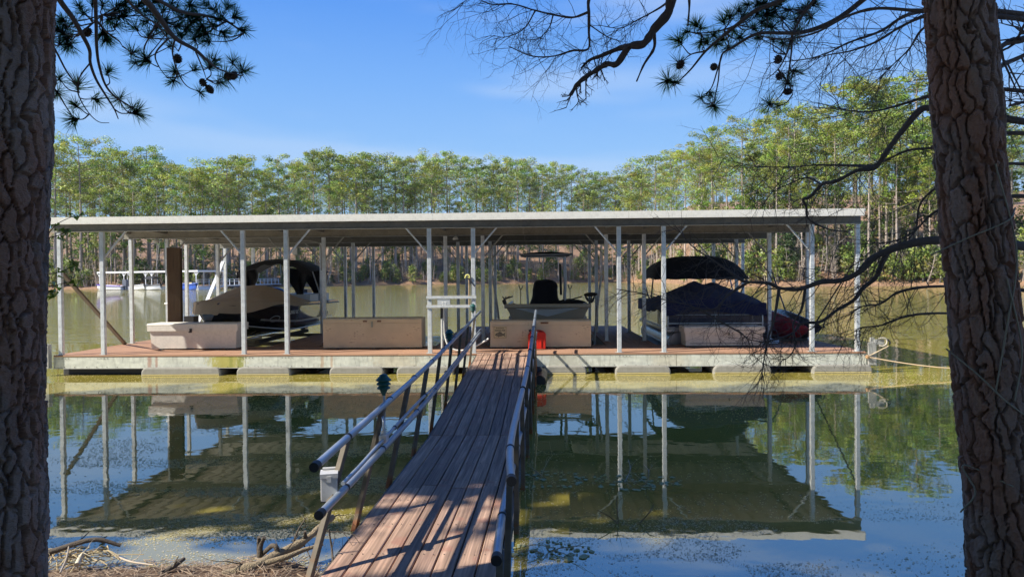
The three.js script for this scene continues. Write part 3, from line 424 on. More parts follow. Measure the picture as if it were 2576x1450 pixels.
  part(can, 'body', triUV(new THREE.ExtrudeGeometry(sh, { depth: .12, bevelSize: .018, bevelThickness: .02, bevelSegments: 3, curveSegments: 6 })), red, [0, 0.018, -.06]);
  part(can, 'handle', tube([V(-.03, .35, 0), V(.0, .40, 0), V(.09, .40, 0), V(.155, .365, 0), V(.17, .33, 0)], 0.016, 8, 20), red); part(can, 'spout', new THREE.CylinderGeometry(0.028, 0.034, 0.06, 14).rotateZ(0.35), red, [-.135, .37, 0]); part(can, 'cap', new THREE.CylinderGeometry(0.034, 0.034, 0.04, 14).rotateZ(0.35), blackPlastic, [-.15, .41, 0]);
  for (const x of [-.09, .09]) part(can, 'rib', bar(0.03, 0.22, 0.01, 'x'), red, [x, 0.16, .083]);

  // the numbered box on the cross rails, with its pipes
  const ub = thing('utility_box', 'grey metal utility box numbered 17, set between the two cross rails', 'utility box', [X0 + 2 * PITCH + 0.30, 1.39, 0.02]);
  part(ub, 'body', triUV(new THREE.BoxGeometry(0.26, 0.2, 0.12)), galv, [0, 0.1, -0.08]); part(ub, 'lid', triUV(new THREE.BoxGeometry(0.275, 0.03, 0.14)), galv, [0, 0.215, -0.08]);
  const font = await new FontLoader().loadAsync('fonts/droid/droid_sans_bold.typeface.json');
  const n17 = new TextGeometry('17', { font, size: 0.075, depth: 0.004, curveSegments: 3 }); part(ub, 'number', n17, M([.85, .85, .82], 0.5), [-0.05, 0.05, -0.018]);
  const pipes = thing('conduit_pipe', 'white plastic conduit rising from the deck to the grey utility box', 'pipe', [X0 + 2 * PITCH + 0.24, DY, -0.12]);
  part(pipes, 'riser', tube([V(0, 0, 0), V(0, .75, 0)], 0.028, 12, 1, false), whitePVC); part(pipes, 'upper_tube', tube([V(0, .73, 0), V(.01, 1.02, .03)], 0.03, 12, 1, false), blackPlastic);
  part(pipes, 'loop', tube([V(.03, 1.0, 0), V(.045, .6, 0), V(.06, .38, 0), V(.15, .14, .02), V(.35, .05, .03), V(.62, .10, .03), V(.86, .22, .03), V(.99, .30, .03)], 0.018, 8, 40), whitePVC);
  // hose hung on the post by the gangway
  const px = X0 + 2 * PITCH + FW, rope = thing('hanging_line', 'yellow line looped over a black hook on the post at the gangway head', 'rope', [px, 0, 0]);
  part(rope, 'hook', strut(V(-.12, 2.02, .0), V(.03, 1.83, .0), .05, .02), blackPlastic); part(rope, 'loop', tube([V(-.17, 2.0, 0), V(-.15, 2.06, 0), V(-.1, 2.07, .01), V(-.07, 2.03, .01), V(-.1, 2.0, 0), V(-.12, 2.03, 0)], 0.014, 8, 30), M([.72, .70, .22], 0.6)); part(rope, 'cord', tube([V(-.09, 2.0, 0), V(-.092, 1.5, 0), V(-.09, 1.38, 0)], 0.009, 6, 8), M([.55, .36, .18], 0.7));
  // floodlights under the roof
  for (const [x, z, l] of [[-9.4, -2.55, 'small white bulb lamp under the roof by the steel piling'], [-1.95, -2.55, 'small white dome lamp under the roof above the gangway head']]) {
    const t = thing('dock_lamp', l, 'lamp', [x, 3.055, z]); part(t, 'bracket', tube([V(0, .0, -.15), V(0, .01, -.08), V(0, -.02, 0), V(0, -.06, 0)], 0.012, 6, 10), galvDull); part(t, 'shade', new THREE.SphereGeometry(0.07, 16, 10, 0, 6.3, 0, 1.7), whitePVC, [0, -.1, 0]);
  }
  // outlet box under the roof
  const ob = thing('outlet_box', 'small pale outlet box hung from a curved pipe under the roof beam', 'outlet box', [-5.95, 2.62, -2.62]); part(ob, 'body', triUV(new THREE.BoxGeometry(.1, .17, .07)), whitePVC, [0, 0.08, 0]); part(ob, 'pipe', tube([V(0, .16, 0), V(.05, .3, 0), V(.45, .32, 0), V(.62, .25, 0), V(.66, .05, 0), V(.66, -.4, 0)], 0.015, 7, 30), galvDull);

  // the steel H-pile
  const pile = thing('steel_piling', 'tall rust-brown steel H-beam piling standing in the water beside the end slip', 'piling', [-8.84, 0, -2.35], 0.35);
  const rustBrown = M([.135, .09, .058], 0.8, { map: tex(256, 256, (u, v) => { const n = fbm(u * 30, v * 3, 3, 4, 30, 3); return [0.6 + 0.7 * n, 0.6 + 0.6 * n, 0.6 + 0.5 * n]; }, false, [1, 1]) });
  for (const s of [-1, 1]) part(pile, 'flange', bar(0.30, 0.025, 3.5, 'y'), rustBrown, [0, 1.05, s * 0.18]); part(pile, 'web', bar(0.022, 0.335, 3.5, 'y'), M([.40, .37, .33], 0.7, { map: grime }), [0, 1.05, 0]);
  const pl = thing('piling_guide', 'pale roller guide bracket that ties the dock to the steel piling', 'bracket', [-9.02, DY, -2.72]);
  part(pl, 'upright', tube([V(0, 0, .28), V(0, 1.15, .28)], 0.03, 10, 1, false), whitePVC); part(pl, 'foot', new THREE.BoxGeometry(.2, .03, .2), galv, [0, 0.015, .28]); for (const y of [.35, 1.0]) part(pl, 'roller', tube([V(-.12, y, .30), V(.06, y, .30)], 0.025, 8, 1, false), galv);
  const motor = thing('lift_motor', 'black lift motor housing with a smaller cap on the finger pier', 'motor', [-9.3, DY, -4.0]);
  part(motor, 'housing', triUV(new THREE.BoxGeometry(.26, .62, .3)), blackPlastic, [0.05, 0.31, 0]); part(motor, 'cap', new THREE.CylinderGeometry(.1, .1, .3, 14), blackPlastic, [0.36, 0.15, 0]);

  // anchor bracket and mooring rope at the right end
  const wb = thing('anchor_winch', 'galvanised anchor bracket with a white rope loop on the dock corner', 'winch', [XR + 0.14, DY, 0.05]);
  part(wb, 'arm', triUV(new THREE.BoxGeometry(.2, .1, .04)), galvDull, [0.13, 0.20, 0]); part(wb, 'upright', bar(.09, .04, .34, 'y'), galvDull, [0.0, 0.12, -0.02]); part(wb, 'rope_loop', tube([V(.1, .27, .03), V(.19, .285, .04), V(.25, .26, .04), V(.27, .21, .04), V(.25, .15, .04), V(.19, .12, .04), V(.12, .13, .03)], 0.015, 8, 30), M([.50, .46, .38], 0.8)); part(wb, 'hook', tube([V(.29, .25, .02), V(.34, .2, .02), V(.33, .14, .02)], 0.016, 6, 8), blackPlastic);
  const rp = atZ(2182, 897, 0.09), far = atY(2440, 930, 0.12);
  const mr = thing('mooring_rope', 'thin tan mooring rope stretched from the dock corner towards the bank', 'rope', [0, 0, 0]);
  part(mr, 'line', tube([rp, rp.clone().lerp(far, .33).setY(mix(rp.y, far.y, .33) - .03), rp.clone().lerp(far, .66).setY(mix(rp.y, far.y, .66) - .03), far, V(5.2, .35, 9.6), V(6.2, .6, 12)], 0.011, 6, 60), M([.62, .46, .28], 0.8)); part(mr, 'knot', new THREE.SphereGeometry(.04, 10, 8), M([.5, .3, .15], 0.9), [rp.x, rp.y, rp.z]); part(mr, 'tail', tube([rp, V(XR + .44, DY + .12, .09)], 0.010, 6, 2, false), M([.66, .52, .34], 0.8)); part(mr, 'stake', tube([V(6.2, 0.1, 12), V(6.22, .8, 12.02)], .03, 8, 1, false), steelDark);
}
// ---------------------------------------------------------------- boats
function hullRows(L, n, f, close = true) {                    // f(t) -> {b, c, g, k, cy, z?}: half beam, half chine, gunwale, keel and chine heights; bow at +z
  const rows = []; for (let i = 0; i <= n; i++) { const t = i / n, q = f(t), z = (t - 0.5) * L, side = [[q.b, q.g], [q.b * 1.01, q.g - 0.07], [q.b * 0.985, q.g - 0.10], [mix(q.b, q.c, 0.45), mix(q.g, q.cy, 0.55)], [q.c, q.cy], [q.c * 0.96, q.cy - 0.02], [q.c * 0.5, mix(q.cy, q.k, 0.55)], [0, q.k]];
    rows.push([...side.map(([x, y]) => V(x, y, z + (q.rake || 0) * y)), ...side.slice(0, -1).reverse().map(([x, y]) => V(-x, y, z + (q.rake || 0) * y))]); }
  return rows;
}
const capRow = (row, flip) => { const c = row.reduce((a, q) => a.add(q), V(0, 0, 0)).multiplyScalar(1 / row.length); return loft([row, row.map(() => c.clone())], false, flip); };
const cloth = (c, r = 0.9, o = {}) => MP(c, r, { side: THREE.DoubleSide, sheen: 0.3, sheenColor: lin(.2, .2, .2), bumpMap: grimeFine, bumpScale: 0.004, ...o });
const fold = (x, z, s) => 0.04 * (fbm(x * 2.2, z * 1.1, s, 3) - 0.5) + 0.05 * (Math.abs(fbm(x * 3 + z * 2.2, z * 1.2 - x, s + 3, 3) - 0.5) - 0.1) + 0.012 * (fbm(x * 14, z * 9, s + 5, 2) - 0.5);

function lift(x, w, z0, z1, y, label) {                       // the floating lift that a boat stands on
  const t = thing('boat_lift', label, 'boat lift', [x, 0, 0], 0, 'floating lifts under the boats');
  for (const s of [-1, 1]) { part(t, 'tank', triUV(new THREE.BoxGeometry(0.42, 0.42, z1 - z0 - 0.6)), blackPlastic, [s * (w / 2 - 0.22), 0.02, (z0 + z1) / 2]); part(t, 'bunk', bar(0.12, 0.09, z1 - z0 - 0.8), M([.09, .075, .06], 0.9), [s * w * 0.2, y - 0.05, (z0 + z1) / 2]); }
  for (const z of [z0 + 0.9, z1 - 1.0]) { part(t, 'cross_beam', bar(0.1, 0.09, w, 'x'), steelDark, [0, y - 0.145, z]); for (const s of [-1, 1]) part(t, 'stand', bar(0.08, 0.08, Math.max(0.06, y - 0.19 - 0.2), 'y'), steelDark, [s * (w / 2 - 0.22), 0.2 + Math.max(0.06, y - 0.19 - 0.2) / 2, z]); }
}
// --- the black deck boat under a tan cover
{
  const L = 6.7, x = -7.70, zc = -5.0, y0 = 0.44; lift(x, 2.7, -7.6, -2.8, y0 + 0.02, 'low floating lift with black tanks under the tan-covered deck boat');
  const b = thing('deck_boat', 'black deck boat with a tan cover over the bow and a black bimini top', 'boat', [x, y0, zc]);
  const f = (t) => { const q = clamp((t - 0.55) / 0.45), e = Math.pow(q, 2.1); return { b: 1.21 * (1 - 0.80 * e), c: 1.04 * (1 - 0.93 * Math.pow(q, 1.5)), g: 0.90 + 0.13 * t * t, k: 0.0 + 0.52 * Math.pow(clamp((t - 0.66) / 0.34), 2.2), cy: 0.20 + 0.40 * Math.pow(clamp((t - 0.5) / 0.5), 1.7) }; };
  const gel = MP([.010, .011, .014], 0.12, { clearcoat: 1, clearcoatRoughness: 0.05 }), rows = hullRows(L, 36, f);
  part(b, 'hull', merge([loft(rows, false, true), capRow(rows[0], false), capRow(rows[36], true)]), Object.assign(gel, { side: THREE.DoubleSide }));
  part(b, 'rub_rail', tube(rows.map(r => V(r[1].x + 0.012, r[1].y, r[1].z)), 0.022, 6, 40), M([.03, .03, .03], 0.4)); part(b, 'rub_rail', tube(rows.map(r => V(-r[1].x - 0.012, r[1].y, r[1].z)), 0.022, 6, 40), M([.03, .03, .03], 0.4));
  const silver = M([.55, .55, .55], 0.3, { metalness: 0.6 });
  part(b, 'stripe', loft([0, 1].map(k => rows.slice(2, 30).map(r => V(mix(r[3].x, r[4].x, 0.25 + 0.16 * k) + 0.012, mix(r[3].y, r[4].y, 0.25 + 0.16 * k), r[3].z)))), silver); part(b, 'keel_trim', tube(rows.slice(0, 33).map(r => V(r[4].x + 0.006, r[4].y, r[4].z)), 0.016, 5, 40), silver);
  // tan cover over the front two thirds
  const tan = cloth([.46, .345, .235]), z1 = L / 2 + 0.05;
  part(b, 'bow_cover', grid(60, 70, (a, c) => {
    const t = mix(0.44, 1.02, c), q = f(Math.min(t, 1)), nose = sstep(0.985, 1.02, t), z = (Math.min(t, 1.004) - 0.5) * L + 0.05 * nose, s = a * 2 - 1, e = Math.abs(s), drop = 0.07 + 0.20 * sstep(0.72, 1, t) + 0.06 * Math.sin(t * 23) * 0.6 + 0.05 * fbm(t * 14, s > 0 ? 1 : 7, 3);
    const peak = 0.30 * Math.exp(-Math.pow((t - 0.58) / 0.10, 2)) + 0.13 * sstep(1.03, 0.62, t) + 0.03, in_ = Math.min(e / 0.74, 1), out = clamp((e - 0.74) / 0.26);
    const hx = Math.sign(s) * (in_ * (q.b + 0.03) + out * 0.035), y = q.g + 0.03 + peak * Math.pow(1 - in_ * in_, 1.15) - out * drop * (1 - 0.0) + (out ? 0 : fold(hx, z, 9) * 1.6 * (1 - in_ * 0.4)) - 0.05 * (1 - in_) * Math.abs(Math.sin(t * 19)) * (0.4 + in_);
    return V(hx + (out ? fold(z, e, 31) : 0), y - nose * 0.30 * (1 - out), z + 0.10 * nose * (1 - e * e));
  }), tan);
  // stern deck with pale seats, engine cover
  const vinyl = M([.60, .62, .62], 0.5), floor = [[-1.1, 0.16], [1.1, 0.16]];
  part(b, 'stern_deck', triUV(new THREE.BoxGeometry(2.3, 0.05, 2.9)), vinyl, [0, 0.88, -1.85]);
  for (const [px, pz, w, d] of [[-.75, -1.2, .7, .8], [.75, -1.2, .7, .8], [0, -2.7, 2.0, .7]]) part(b, 'seat', triUV(new THREE.BoxGeometry(w, 0.22, d)), vinyl, [px, 1.015, pz]);
  part(b, 'windscreen', loft([[-1.05, -.95, 0, .95, 1.05].map(q => V(q, .93, -.15 + (Math.abs(q) > 1 ? -.4 : 0))), [-1.0, -.9, 0, .9, 1.0].map(q => V(q, 1.22, -.35 + (Math.abs(q) > .95 ? -.4 : 0)))]), MP([.9, .93, .95], 0.05, { transmission: 1, thickness: 0, side: THREE.DoubleSide }));
  part(b, 'tow_tube', new THREE.SphereGeometry(0.42, 24, 14, 0, 6.3, 0, 1.6).scale(1, 0.72, 0.8), MP([.03, .12, .36], 0.35, { bumpMap: grimeFine, bumpScale: 0.003 }), [-0.42, 1.03, -2.1]);
  part(b, 'outboard', merge([triUV(new THREE.BoxGeometry(.4, .5, .5)).translate(0, 1.0, -3.6), triUV(new THREE.BoxGeometry(.16, .9, .26)).translate(0, .35, -3.6)]), M([.10, .105, .11], 0.3));
  // black bimini with hanging side curtains
  const black = cloth([.014, .014, .016]), cz = [-0.95, -2.75];
  part(b, 'bimini_top', grid(24, 12, (a, c) => { const s = a * 2 - 1, arch = 1 - Math.pow(Math.abs(s), 2.4); return V(s * 1.12, 1.78 + 0.34 * arch + 0.06 * Math.sin(c * 3.14) + 0.025 * Math.sin(c * 9.4) * arch + fold(s, c * 3, 41), mix(cz[0], cz[1], c)); }), black);
  part(b, 'bimini_valance', grid(24, 3, (a, c) => { const s = a * 2 - 1, arch = 1 - Math.pow(Math.abs(s), 2.4); return V(s * 1.12, 1.78 + 0.34 * arch - c * (0.10 + 0.08 * Math.abs(s) + 0.03 * Math.sin(a * 31)), cz[0] + 0.015); }), black);
  const curtain = (s, z) => part(b, 'side_curtain', grid(12, 18, (a, c) => { const w = mix(0.62, 0.16, sstep(0.1, 0.9, c)), x0 = s * (1.10 - 0.28 * Math.sin(c * 1.6)); return V(x0 - s * w * a + 0.03 * Math.sin(a * 12), 1.80 - c * 0.85 + 0.10 * (1 - c) * a, z + 0.08 * Math.sin(c * 3 + a * 7) + 0.05 * Math.sin(a * 14)); }), black);
  curtain(-1, cz[0]); curtain(1, cz[0] - 0.1); curtain(1, cz[1] + 0.1);
  for (const s of [-1, 1]) { part(b, 'bimini_pole', tube([V(s * 1.14, 0.9, -1.85), V(s * 1.14, 1.79, cz[0])], 0.018, 7, 1, false), silver); part(b, 'bimini_pole', tube([V(s * 1.14, 0.9, -1.85), V(s * 1.14, 1.79, cz[1])], 0.018, 7, 1, false), silver); }
  // registration letters and the oval emblem on the bow side
  const font = await new FontLoader().loadAsync('fonts/droid/droid_sans_bold.typeface.json');
  const side = (z, y) => { const t = z / L + 0.5, q = f(t), k = clamp((q.g - 0.1 - y) / (q.g - 0.1 - q.cy)); return k < 0.5 ? mix(q.b * 0.985, mix(q.b, q.c, 0.45), k * 2) : mix(mix(q.b, q.c, 0.45), q.c, k * 2 - 1); };
  const wrap = (g, z0, y0) => { const p = g.attributes.position; for (let i = 0; i < p.count; i++) { const z = z0 - p.getX(i), y = y0 + p.getY(i), d = p.getZ(i); p.setXYZ(i, side(z, y) + 0.006 + d, y, z); } g.computeVertexNormals(); return g; };
  const white = M([.75, .75, .73], 0.4); part(b, 'registration', wrap(new TextGeometry('SC 2002 DC', { font, size: 0.10, depth: 0.003, curveSegments: 2 }), 1.15, 0.64), white);
  part(b, 'emblem', wrap(new THREE.TorusGeometry(0.12, 0.014, 6, 28).scale(1.5, 0.6, 0.3), 1.55, 0.55), silver); part(b, 'emblem', wrap(new THREE.TorusGeometry(0.16, 0.02, 6, 28).scale(1.4, 0.6, 0.3), -2.2, 0.5), silver);
}
// --- the tan skiff with a T-top
{
  const L = 4.9, x = 0.28, zc = -4.5, y0 = 0.62; lift(x, 2.3, -6.4, -2.4, y0 + 0.02, 'low floating lift with black tanks under the small beige skiff');
  const b = thing('skiff', 'beige flat-bowed skiff with a black-covered console and a dark T-top', 'boat', [x, y0, zc]);
  const f = (t) => ({ b: 0.98 - 0.03 * Math.pow(t, 4), c: 0.83 - 0.05 * t, g: 0.62 + 0.08 * t * t, k: 0.0 + 0.30 * Math.pow(clamp((t - 0.7) / 0.3), 2), cy: 0.03 + 0.27 * Math.pow(clamp((t - 0.7) / 0.3), 2) });
  const paint = M([.30, .265, .20], 0.45, { map: grimeFine, side: THREE.DoubleSide }), rows = hullRows(L, 24, f); part(b, 'hull', merge([loft(rows, false, true), capRow(rows[0], false), capRow(rows[24], true)]), paint);
  const gun = rows.map(r => r[0]); const lipMat = M([.42, .38, .30], 0.4, { map: grimeFine });
  for (const s of [-1, 1]) part(b, 'gunwale', tube(gun.map(q => V(s * (q.x + 0.02), q.y + 0.01, q.z)), 0.05, 8, 30), lipMat);
  part(b, 'bow_lip', tube([V(-1.02, .71, L / 2), V(-.6, .71, L / 2 + .05), V(.6, .71, L / 2 + .05), V(1.02, .71, L / 2)], 0.055, 8, 20), lipMat);
  part(b, 'inner_floor', triUV(new THREE.BoxGeometry(1.86, 0.04, L - 0.1)), M([.52, .53, .53], 0.5), [0, 0.42, 0]); part(b, 'fore_deck', triUV(new THREE.BoxGeometry(1.8, 0.2, 1.0)), M([.50, .52, .54], 0.45), [0, 0.53, L / 2 - 0.55]);
  const navy = cloth([.011, .013, .02]); const lump = new THREE.SphereGeometry(1, 40, 30), p = lump.attributes.position;
  for (let i = 0; i < p.count; i++) { let [X, Y, Z] = [p.getX(i), p.getY(i), p.getZ(i)]; const pw = (q, e) => Math.sign(q) * Math.pow(Math.abs(q), e); X = pw(X, 0.5); Y = pw(Y, 0.38); Z = pw(Z, 0.5); const yy = (Y + 1) / 2, w = mix(0.50, 0.34, sstep(0.0, 0.6, yy)) + (Y < -0.6 ? 0.06 * Math.sin(X * 9) : 0); p.setXYZ(i, X * w + 0.05 * (fbm(X * 3, Y * 3, 5) - 0.5), 0.42 + yy * 0.90 + 0.05 * (fbm(X * 4, Z * 3, 8) - 0.5), -0.1 + Z * 0.42 + 0.06 * (fbm(X * 5, Y * 5, 11) - 0.5)); }
  lump.computeVertexNormals(); part(b, 'console_cover', lump, navy, [-0.02, 0, 0]);
  part(b, 'seat_cover', (() => { const g = new THREE.SphereGeometry(0.34, 20, 12).scale(1.5, 0.55, 1); const q = g.attributes.position; for (let i = 0; i < q.count; i++) q.setY(i, q.getY(i) + 0.06 * (fbm(q.getX(i) * 6, q.getZ(i) * 6, 4) - 0.5)); g.computeVertexNormals(); return g; })(), navy, [0.62, 0.62, 0.3]);
  const alu = M([.45, .47, .5], 0.35, { metalness: 0.6 });
  const tt = part(b, 't_top', grid(16, 12, (a, c) => V((a - .5) * 1.36, 2.0 + 0.05 * Math.sin(a * 3.14) * 1 + 0.015 * Math.sin(c * 10), (c - .5) * 1.5)), cloth([.02, .02, .024]));
  part(tt, 'frame', tube([V(-.68, 1.985, .75), V(.68, 1.985, .75), V(.68, 1.985, -.75), V(-.68, 1.985, -.75), V(-.68, 1.985, .75)], 0.024, 7, 4, false), alu); part(tt, 'under_panel', triUV(new THREE.BoxGeometry(1.2, .03, 1.35)), M([.10, .11, .16], 0.6), [0, 1.955, 0]);
  for (const s of [-1, 1]) for (const z of [.38, -.42]) { part(b, 't_top_pole', tube([V(s * .48, .5, z + .1), V(s * .52, 1.3, z), V(s * .5, 1.98, z)], 0.026, 8, 12), alu); }
  part(b, 'rod', tube([V(.42, .9, -.4), V(.40, 1.75, -.5)], 0.035, 6, 1, false), blackPlastic);
  for (const [s, z] of [[-1, -1.3], [1, -1.3]]) { part(b, 'rod_holder', tube([V(s * .72, .45, z), V(s * .71, 1.05, z)], 0.012, 5, 1, false), blackPlastic); part(b, 'rod_holder', tube([V(s * .71 - .06, 1.18, z), V(s * .71, 1.04, z), V(s * .71 + .06, 1.15, z)], 0.014, 5, 6), blackPlastic); }
  for (const s of [-1, 1]) for (let k = 0; k < 4; k++) part(b, 'rod_rack', tube([V(s * 1.0, .68, 2.2 - k * .1), V(s * (1.0 + .03 * k), .82, 2.2 - k * .1), V(s * 1.0 + .08 * (k - 1), .93, 2.15 - k * .1)], 0.016, 5, 6), blackPlastic);
  part(b, 'motor_head', triUV(new THREE.BoxGeometry(.3, .24, .3)), M([.5, .5, .48], 0.4), [0, 0.85, -L / 2 - 0.1]);
  const net = thing('landing_net', 'black long-handled landing net laid across the skiff with its oval hoop over the side', 'landing net', [x, y0, zc]);
  part(net, 'handle', tube([V(.35, .78, 1.9), V(.85, .92, 2.0)], 0.016, 6, 2, false), blackPlastic); part(net, 'hoop', new THREE.SphereGeometry(0.17, 20, 10).scale(1, 0.3, 0.6).rotateZ(0.05), cloth([.02, .02, .022]), [1.05, .965, 2.02]); part(net, 'mesh_bag', tube([V(.92, .93, 2.0), V(.98, .82, 2.02), V(1.08, .78, 2.05), V(1.14, .9, 2.0)], 0.02, 5, 12), blackPlastic);
  for (const [u0, v0, u1, v1, z, l] of [[1480, 604, 1501, 808, -2.1, 'thin white guide pole leaning beside the skiff, on the side of the empty slip'], [1748, 796, 1721, 938, -2.1, 'thin white guide pole leaning beside the skiff, on the side of the pontoon boat']]) { }
  for (const [s, l] of [[-1, 'thin grey guide pole leaning outward beside the skiff, towards the empty slip'], [1, 'thin grey guide pole leaning outward beside the skiff, towards the pontoon boat']]) { const t = thing('guide_pole', l, 'pole', [x + s * 1.12, 0, -2.6], 0, 'guide poles of the skiff lift'); part(t, 'pole', tube([V(0, .1, 0), V(s * .10, 1.2, -.1), V(s * .22, 2.05, -.15)], 0.028, 9, 8), M([.40, .42, .43], 0.4, { map: grimeFine })); part(t, 'socket', tube([V(-s * .0, .0, 0), V(0, .35, -.01)], 0.045, 9, 1, false), blackPlastic); }
}
// --- the pontoon boat under a navy cover
{
  const x = 4.20, z0 = -6.3, z1 = -1.95, y0 = 0.30, w = 2.3; lift(x, 2.6, z0 + 0.3, z1 - 0.3, 0.22, 'low floating lift with black tanks under the navy-covered pontoon boat');
  const b = thing('pontoon_boat', 'pontoon boat under a peaked navy cover with a folded dark bimini', 'boat', [x, y0, 0]);
  const alu = M([.58, .60, .62], 0.3, { metalness: 0.75, map: grimeFine }), navyPanel = MP([.012, .014, .04], 0.25, { clearcoat: 0.6 });
  for (const s of [-1, 1]) { const c = s * 0.85; part(b, 'pontoon', tube([V(c, .1, z1 + .0), V(c, .1, z1 - .02), V(c, .1, z0 + .7), V(c, .16, z0 + .25), V(c, .28, z0 - .1)], [0.29, 0.3, 0.3, 0.3, 0.02], 18, 30), alu); part(b, 'splash_rail', bar(0.05, 0.03, z1 - z0 - 0.9), alu, [s * 1.13, .12, (z0 + z1) / 2]); }
  part(b, 'deck', triUV(new THREE.BoxGeometry(w, 0.07, z1 - z0)), alu, [0, .44, (z0 + z1) / 2]);
  for (const s of [-1, 1]) { part(b, 'side_panel', triUV(new THREE.BoxGeometry(0.03, 0.46, z1 - z0 - 0.16)), s < 0 ? MP([.40, .42, .36], 0.18, { clearcoat: 1, map: grime }) : navyPanel, [s * (w / 2 - .05), .72, (z0 + z1) / 2]); for (const y of [.50, .97]) part(b, 'fence_rail', bar(0.035, 0.035, z1 - z0 - 0.1), alu, [s * (w / 2 - .05), y, (z0 + z1) / 2]); }
  part(b, 'front_panel', triUV(new THREE.BoxGeometry(w - 0.1, 0.44, 0.03)), navyPanel, [0, .72, z1 - .08]);
  for (const y of [.50, .60, .80, .97]) part(b, 'fence_rail', bar(0.03, y === .8 ? 0.014 : 0.032, w - 0.06, 'x'), alu, [0, y, z1 - .052]);
  for (const q of [-.5, 0, .5]) part(b, 'fence_post', bar(0.03, 0.03, 0.46, 'y'), alu, [q * (w - .1), .735, z1 - .05]);
  const navy = cloth([.012, .017, .068]);
  part(b, 'mooring_cover', grid(80, 70, (a, c) => {
    const s = a * 2 - 1, e = Math.abs(s), in_ = Math.min(e / 0.82, 1), out = clamp((e - 0.82) / 0.18), cz = c * 2 - 1, ze = Math.abs(cz), zi = Math.min(ze / 0.86, 1), zo = clamp((ze - 0.86) / 0.14);
    const X = Math.sign(s) * in_ * (w / 2 + .015), Z = (z0 + z1) / 2 + Math.sign(cz) * zi * ((z1 - z0) / 2 + .01);
    const pk = (px, pz, h, r) => h * Math.max(0, 1 - Math.hypot((X - px) / r, (Z - pz) / (r * 1.25))), tent = Math.max(pk(-.22, -3.2, .52, 1.25), pk(.28, -3.5, .50, 1.35), pk(0, -5, .3, 1.2));
    const y = 1.06 + tent + (1 - in_) * 0.02 + fold(X, Z, 61) * (1 - out) * 1.2 - Math.max(out, zo) * 0.29;
    return V(X + (out ? Math.sign(s) * (0.012 + fold(Z, y, 71) * 0.5) : 0), y, Z + (zo ? Math.sign(cz) * (0.012 + fold(X, y, 73) * 0.5) : 0));
  }), navy);
  // bimini folded forward: a deep curved apron
  const dark = cloth([.010, .011, .018]);
  part(b, 'bimini_top', grid(32, 16, (a, c) => { const s = a * 2 - 1, arch = Math.pow(Math.max(0, 1 - Math.pow(Math.abs(s), 3.2)), 0.5); return V(s * 1.24, 1.66 + (0.60 * arch) * (1 - Math.pow(c, 1.5)) - 0.03 * c + 0.01 * Math.sin(s * 14) * c, -4.9 + 1.0 * Math.pow(c, 0.6) + 0.05 * (1 - s * s)); }), dark, [0.16, 0, 0]);
  part(b, 'bimini_top', grid(32, 10, (a, c) => { const s = a * 2 - 1, arch = Math.pow(Math.max(0, 1 - Math.pow(Math.abs(s), 3.2)), 0.5); return V(s * 1.24, 1.66 + 0.60 * arch - 0.05 * c * c, -4.9 - 1.2 * c); }), dark, [0.16, 0, 0]);
  for (const s of [-1, 1]) { part(b, 'bimini_pole', tube([V(.16 + s * 1.24, 1.66, -4.2), V(.10 + s * 1.16, .98, -4.75)], 0.02, 8, 1, false), alu); part(b, 'bimini_pole', tube([V(.16 + s * 1.24, 1.62, -5.9), V(.10 + s * 1.16, .98, -4.85)], 0.02, 8, 1, false), alu); }
}
// --- two kayaks lying on their sides on the end finger
function kayak(label, c1, c2, pos, rx, ry, rz) {
  const t = thing('kayak', label, 'kayak', pos); t.rotation.set(rx, ry, rz, 'YXZ'); const L = 3.3, rows = [], n = 36, m = 20;
  for (let i = 0; i <= n; i++) { const q = i / n * 2 - 1, e = Math.pow(Math.max(0, 1 - Math.pow(Math.abs(q), 2.3)), 0.75), row = []; for (let k = 0; k <= m; k++) { const a = k / m * 6.28319; row.push(V(Math.cos(a) * 0.36 * e, (Math.sin(a) > 0 ? 0.13 : 0.24) * Math.sin(a) * Math.max(e, 0.02) + 0.24 * Math.pow(Math.abs(q), 3), q * L / 2)); } rows.push(row); }
  const g = loft(rows, false, false); tint(g, (x, y, z) => { const k = sstep(-0.35, 0.5, z + 0.4 * (fbm(x * 5, z * 3, 3) - 0.5)); return [0, 1, 2].map(i => mix(c1[i], c2[i], k)); });
  const hull = part(t, 'hull', g, MP([1, 1, 1], 0.32, { vertexColors: true, clearcoat: 0.3, side: THREE.DoubleSide })); part(t, 'cockpit_rim', new THREE.TorusGeometry(0.24, 0.02, 8, 28).rotateX(Math.PI / 2).scale(0.85, 1, 1.7), blackPlastic, [0, 0.13, -0.1]); part(t, 'cockpit', new THREE.CylinderGeometry(0.2, 0.2, 0.01, 24).scale(0.85, 1, 1.7), blackRubber, [0, 0.128, -0.1]);
  for (const s of [-1, 1]) part(t, 'toggle', tube([V(-.05, .3, s * 1.6), V(.05, .3, s * 1.6)], 0.014, 6, 1, false), blackPlastic); return t;
}
kayak('red and violet kayak lying on its side beside the pontoon boat', [.085, .055, .26], [.42, .03, .045], [6.02, DY + 0.36, -3.35], 0.06, 0.02, -1.25);
kayak('dark blue kayak lying on its side, outside the red one', [.01, .02, .05], [.012, .02, .045], [6.44, DY + 0.36, -3.5], 0.04, -0.03, -1.2);
{ const t = thing('kayak_rack', 'low dark rack of two bars under the kayaks', 'rack', [6.2, DY, 0]); for (const z of [-2.6, -4.4]) { part(t, 'bar', bar(0.08, 0.06, 0.7, 'x'), steelDark, [0, 0.03, z]); } }
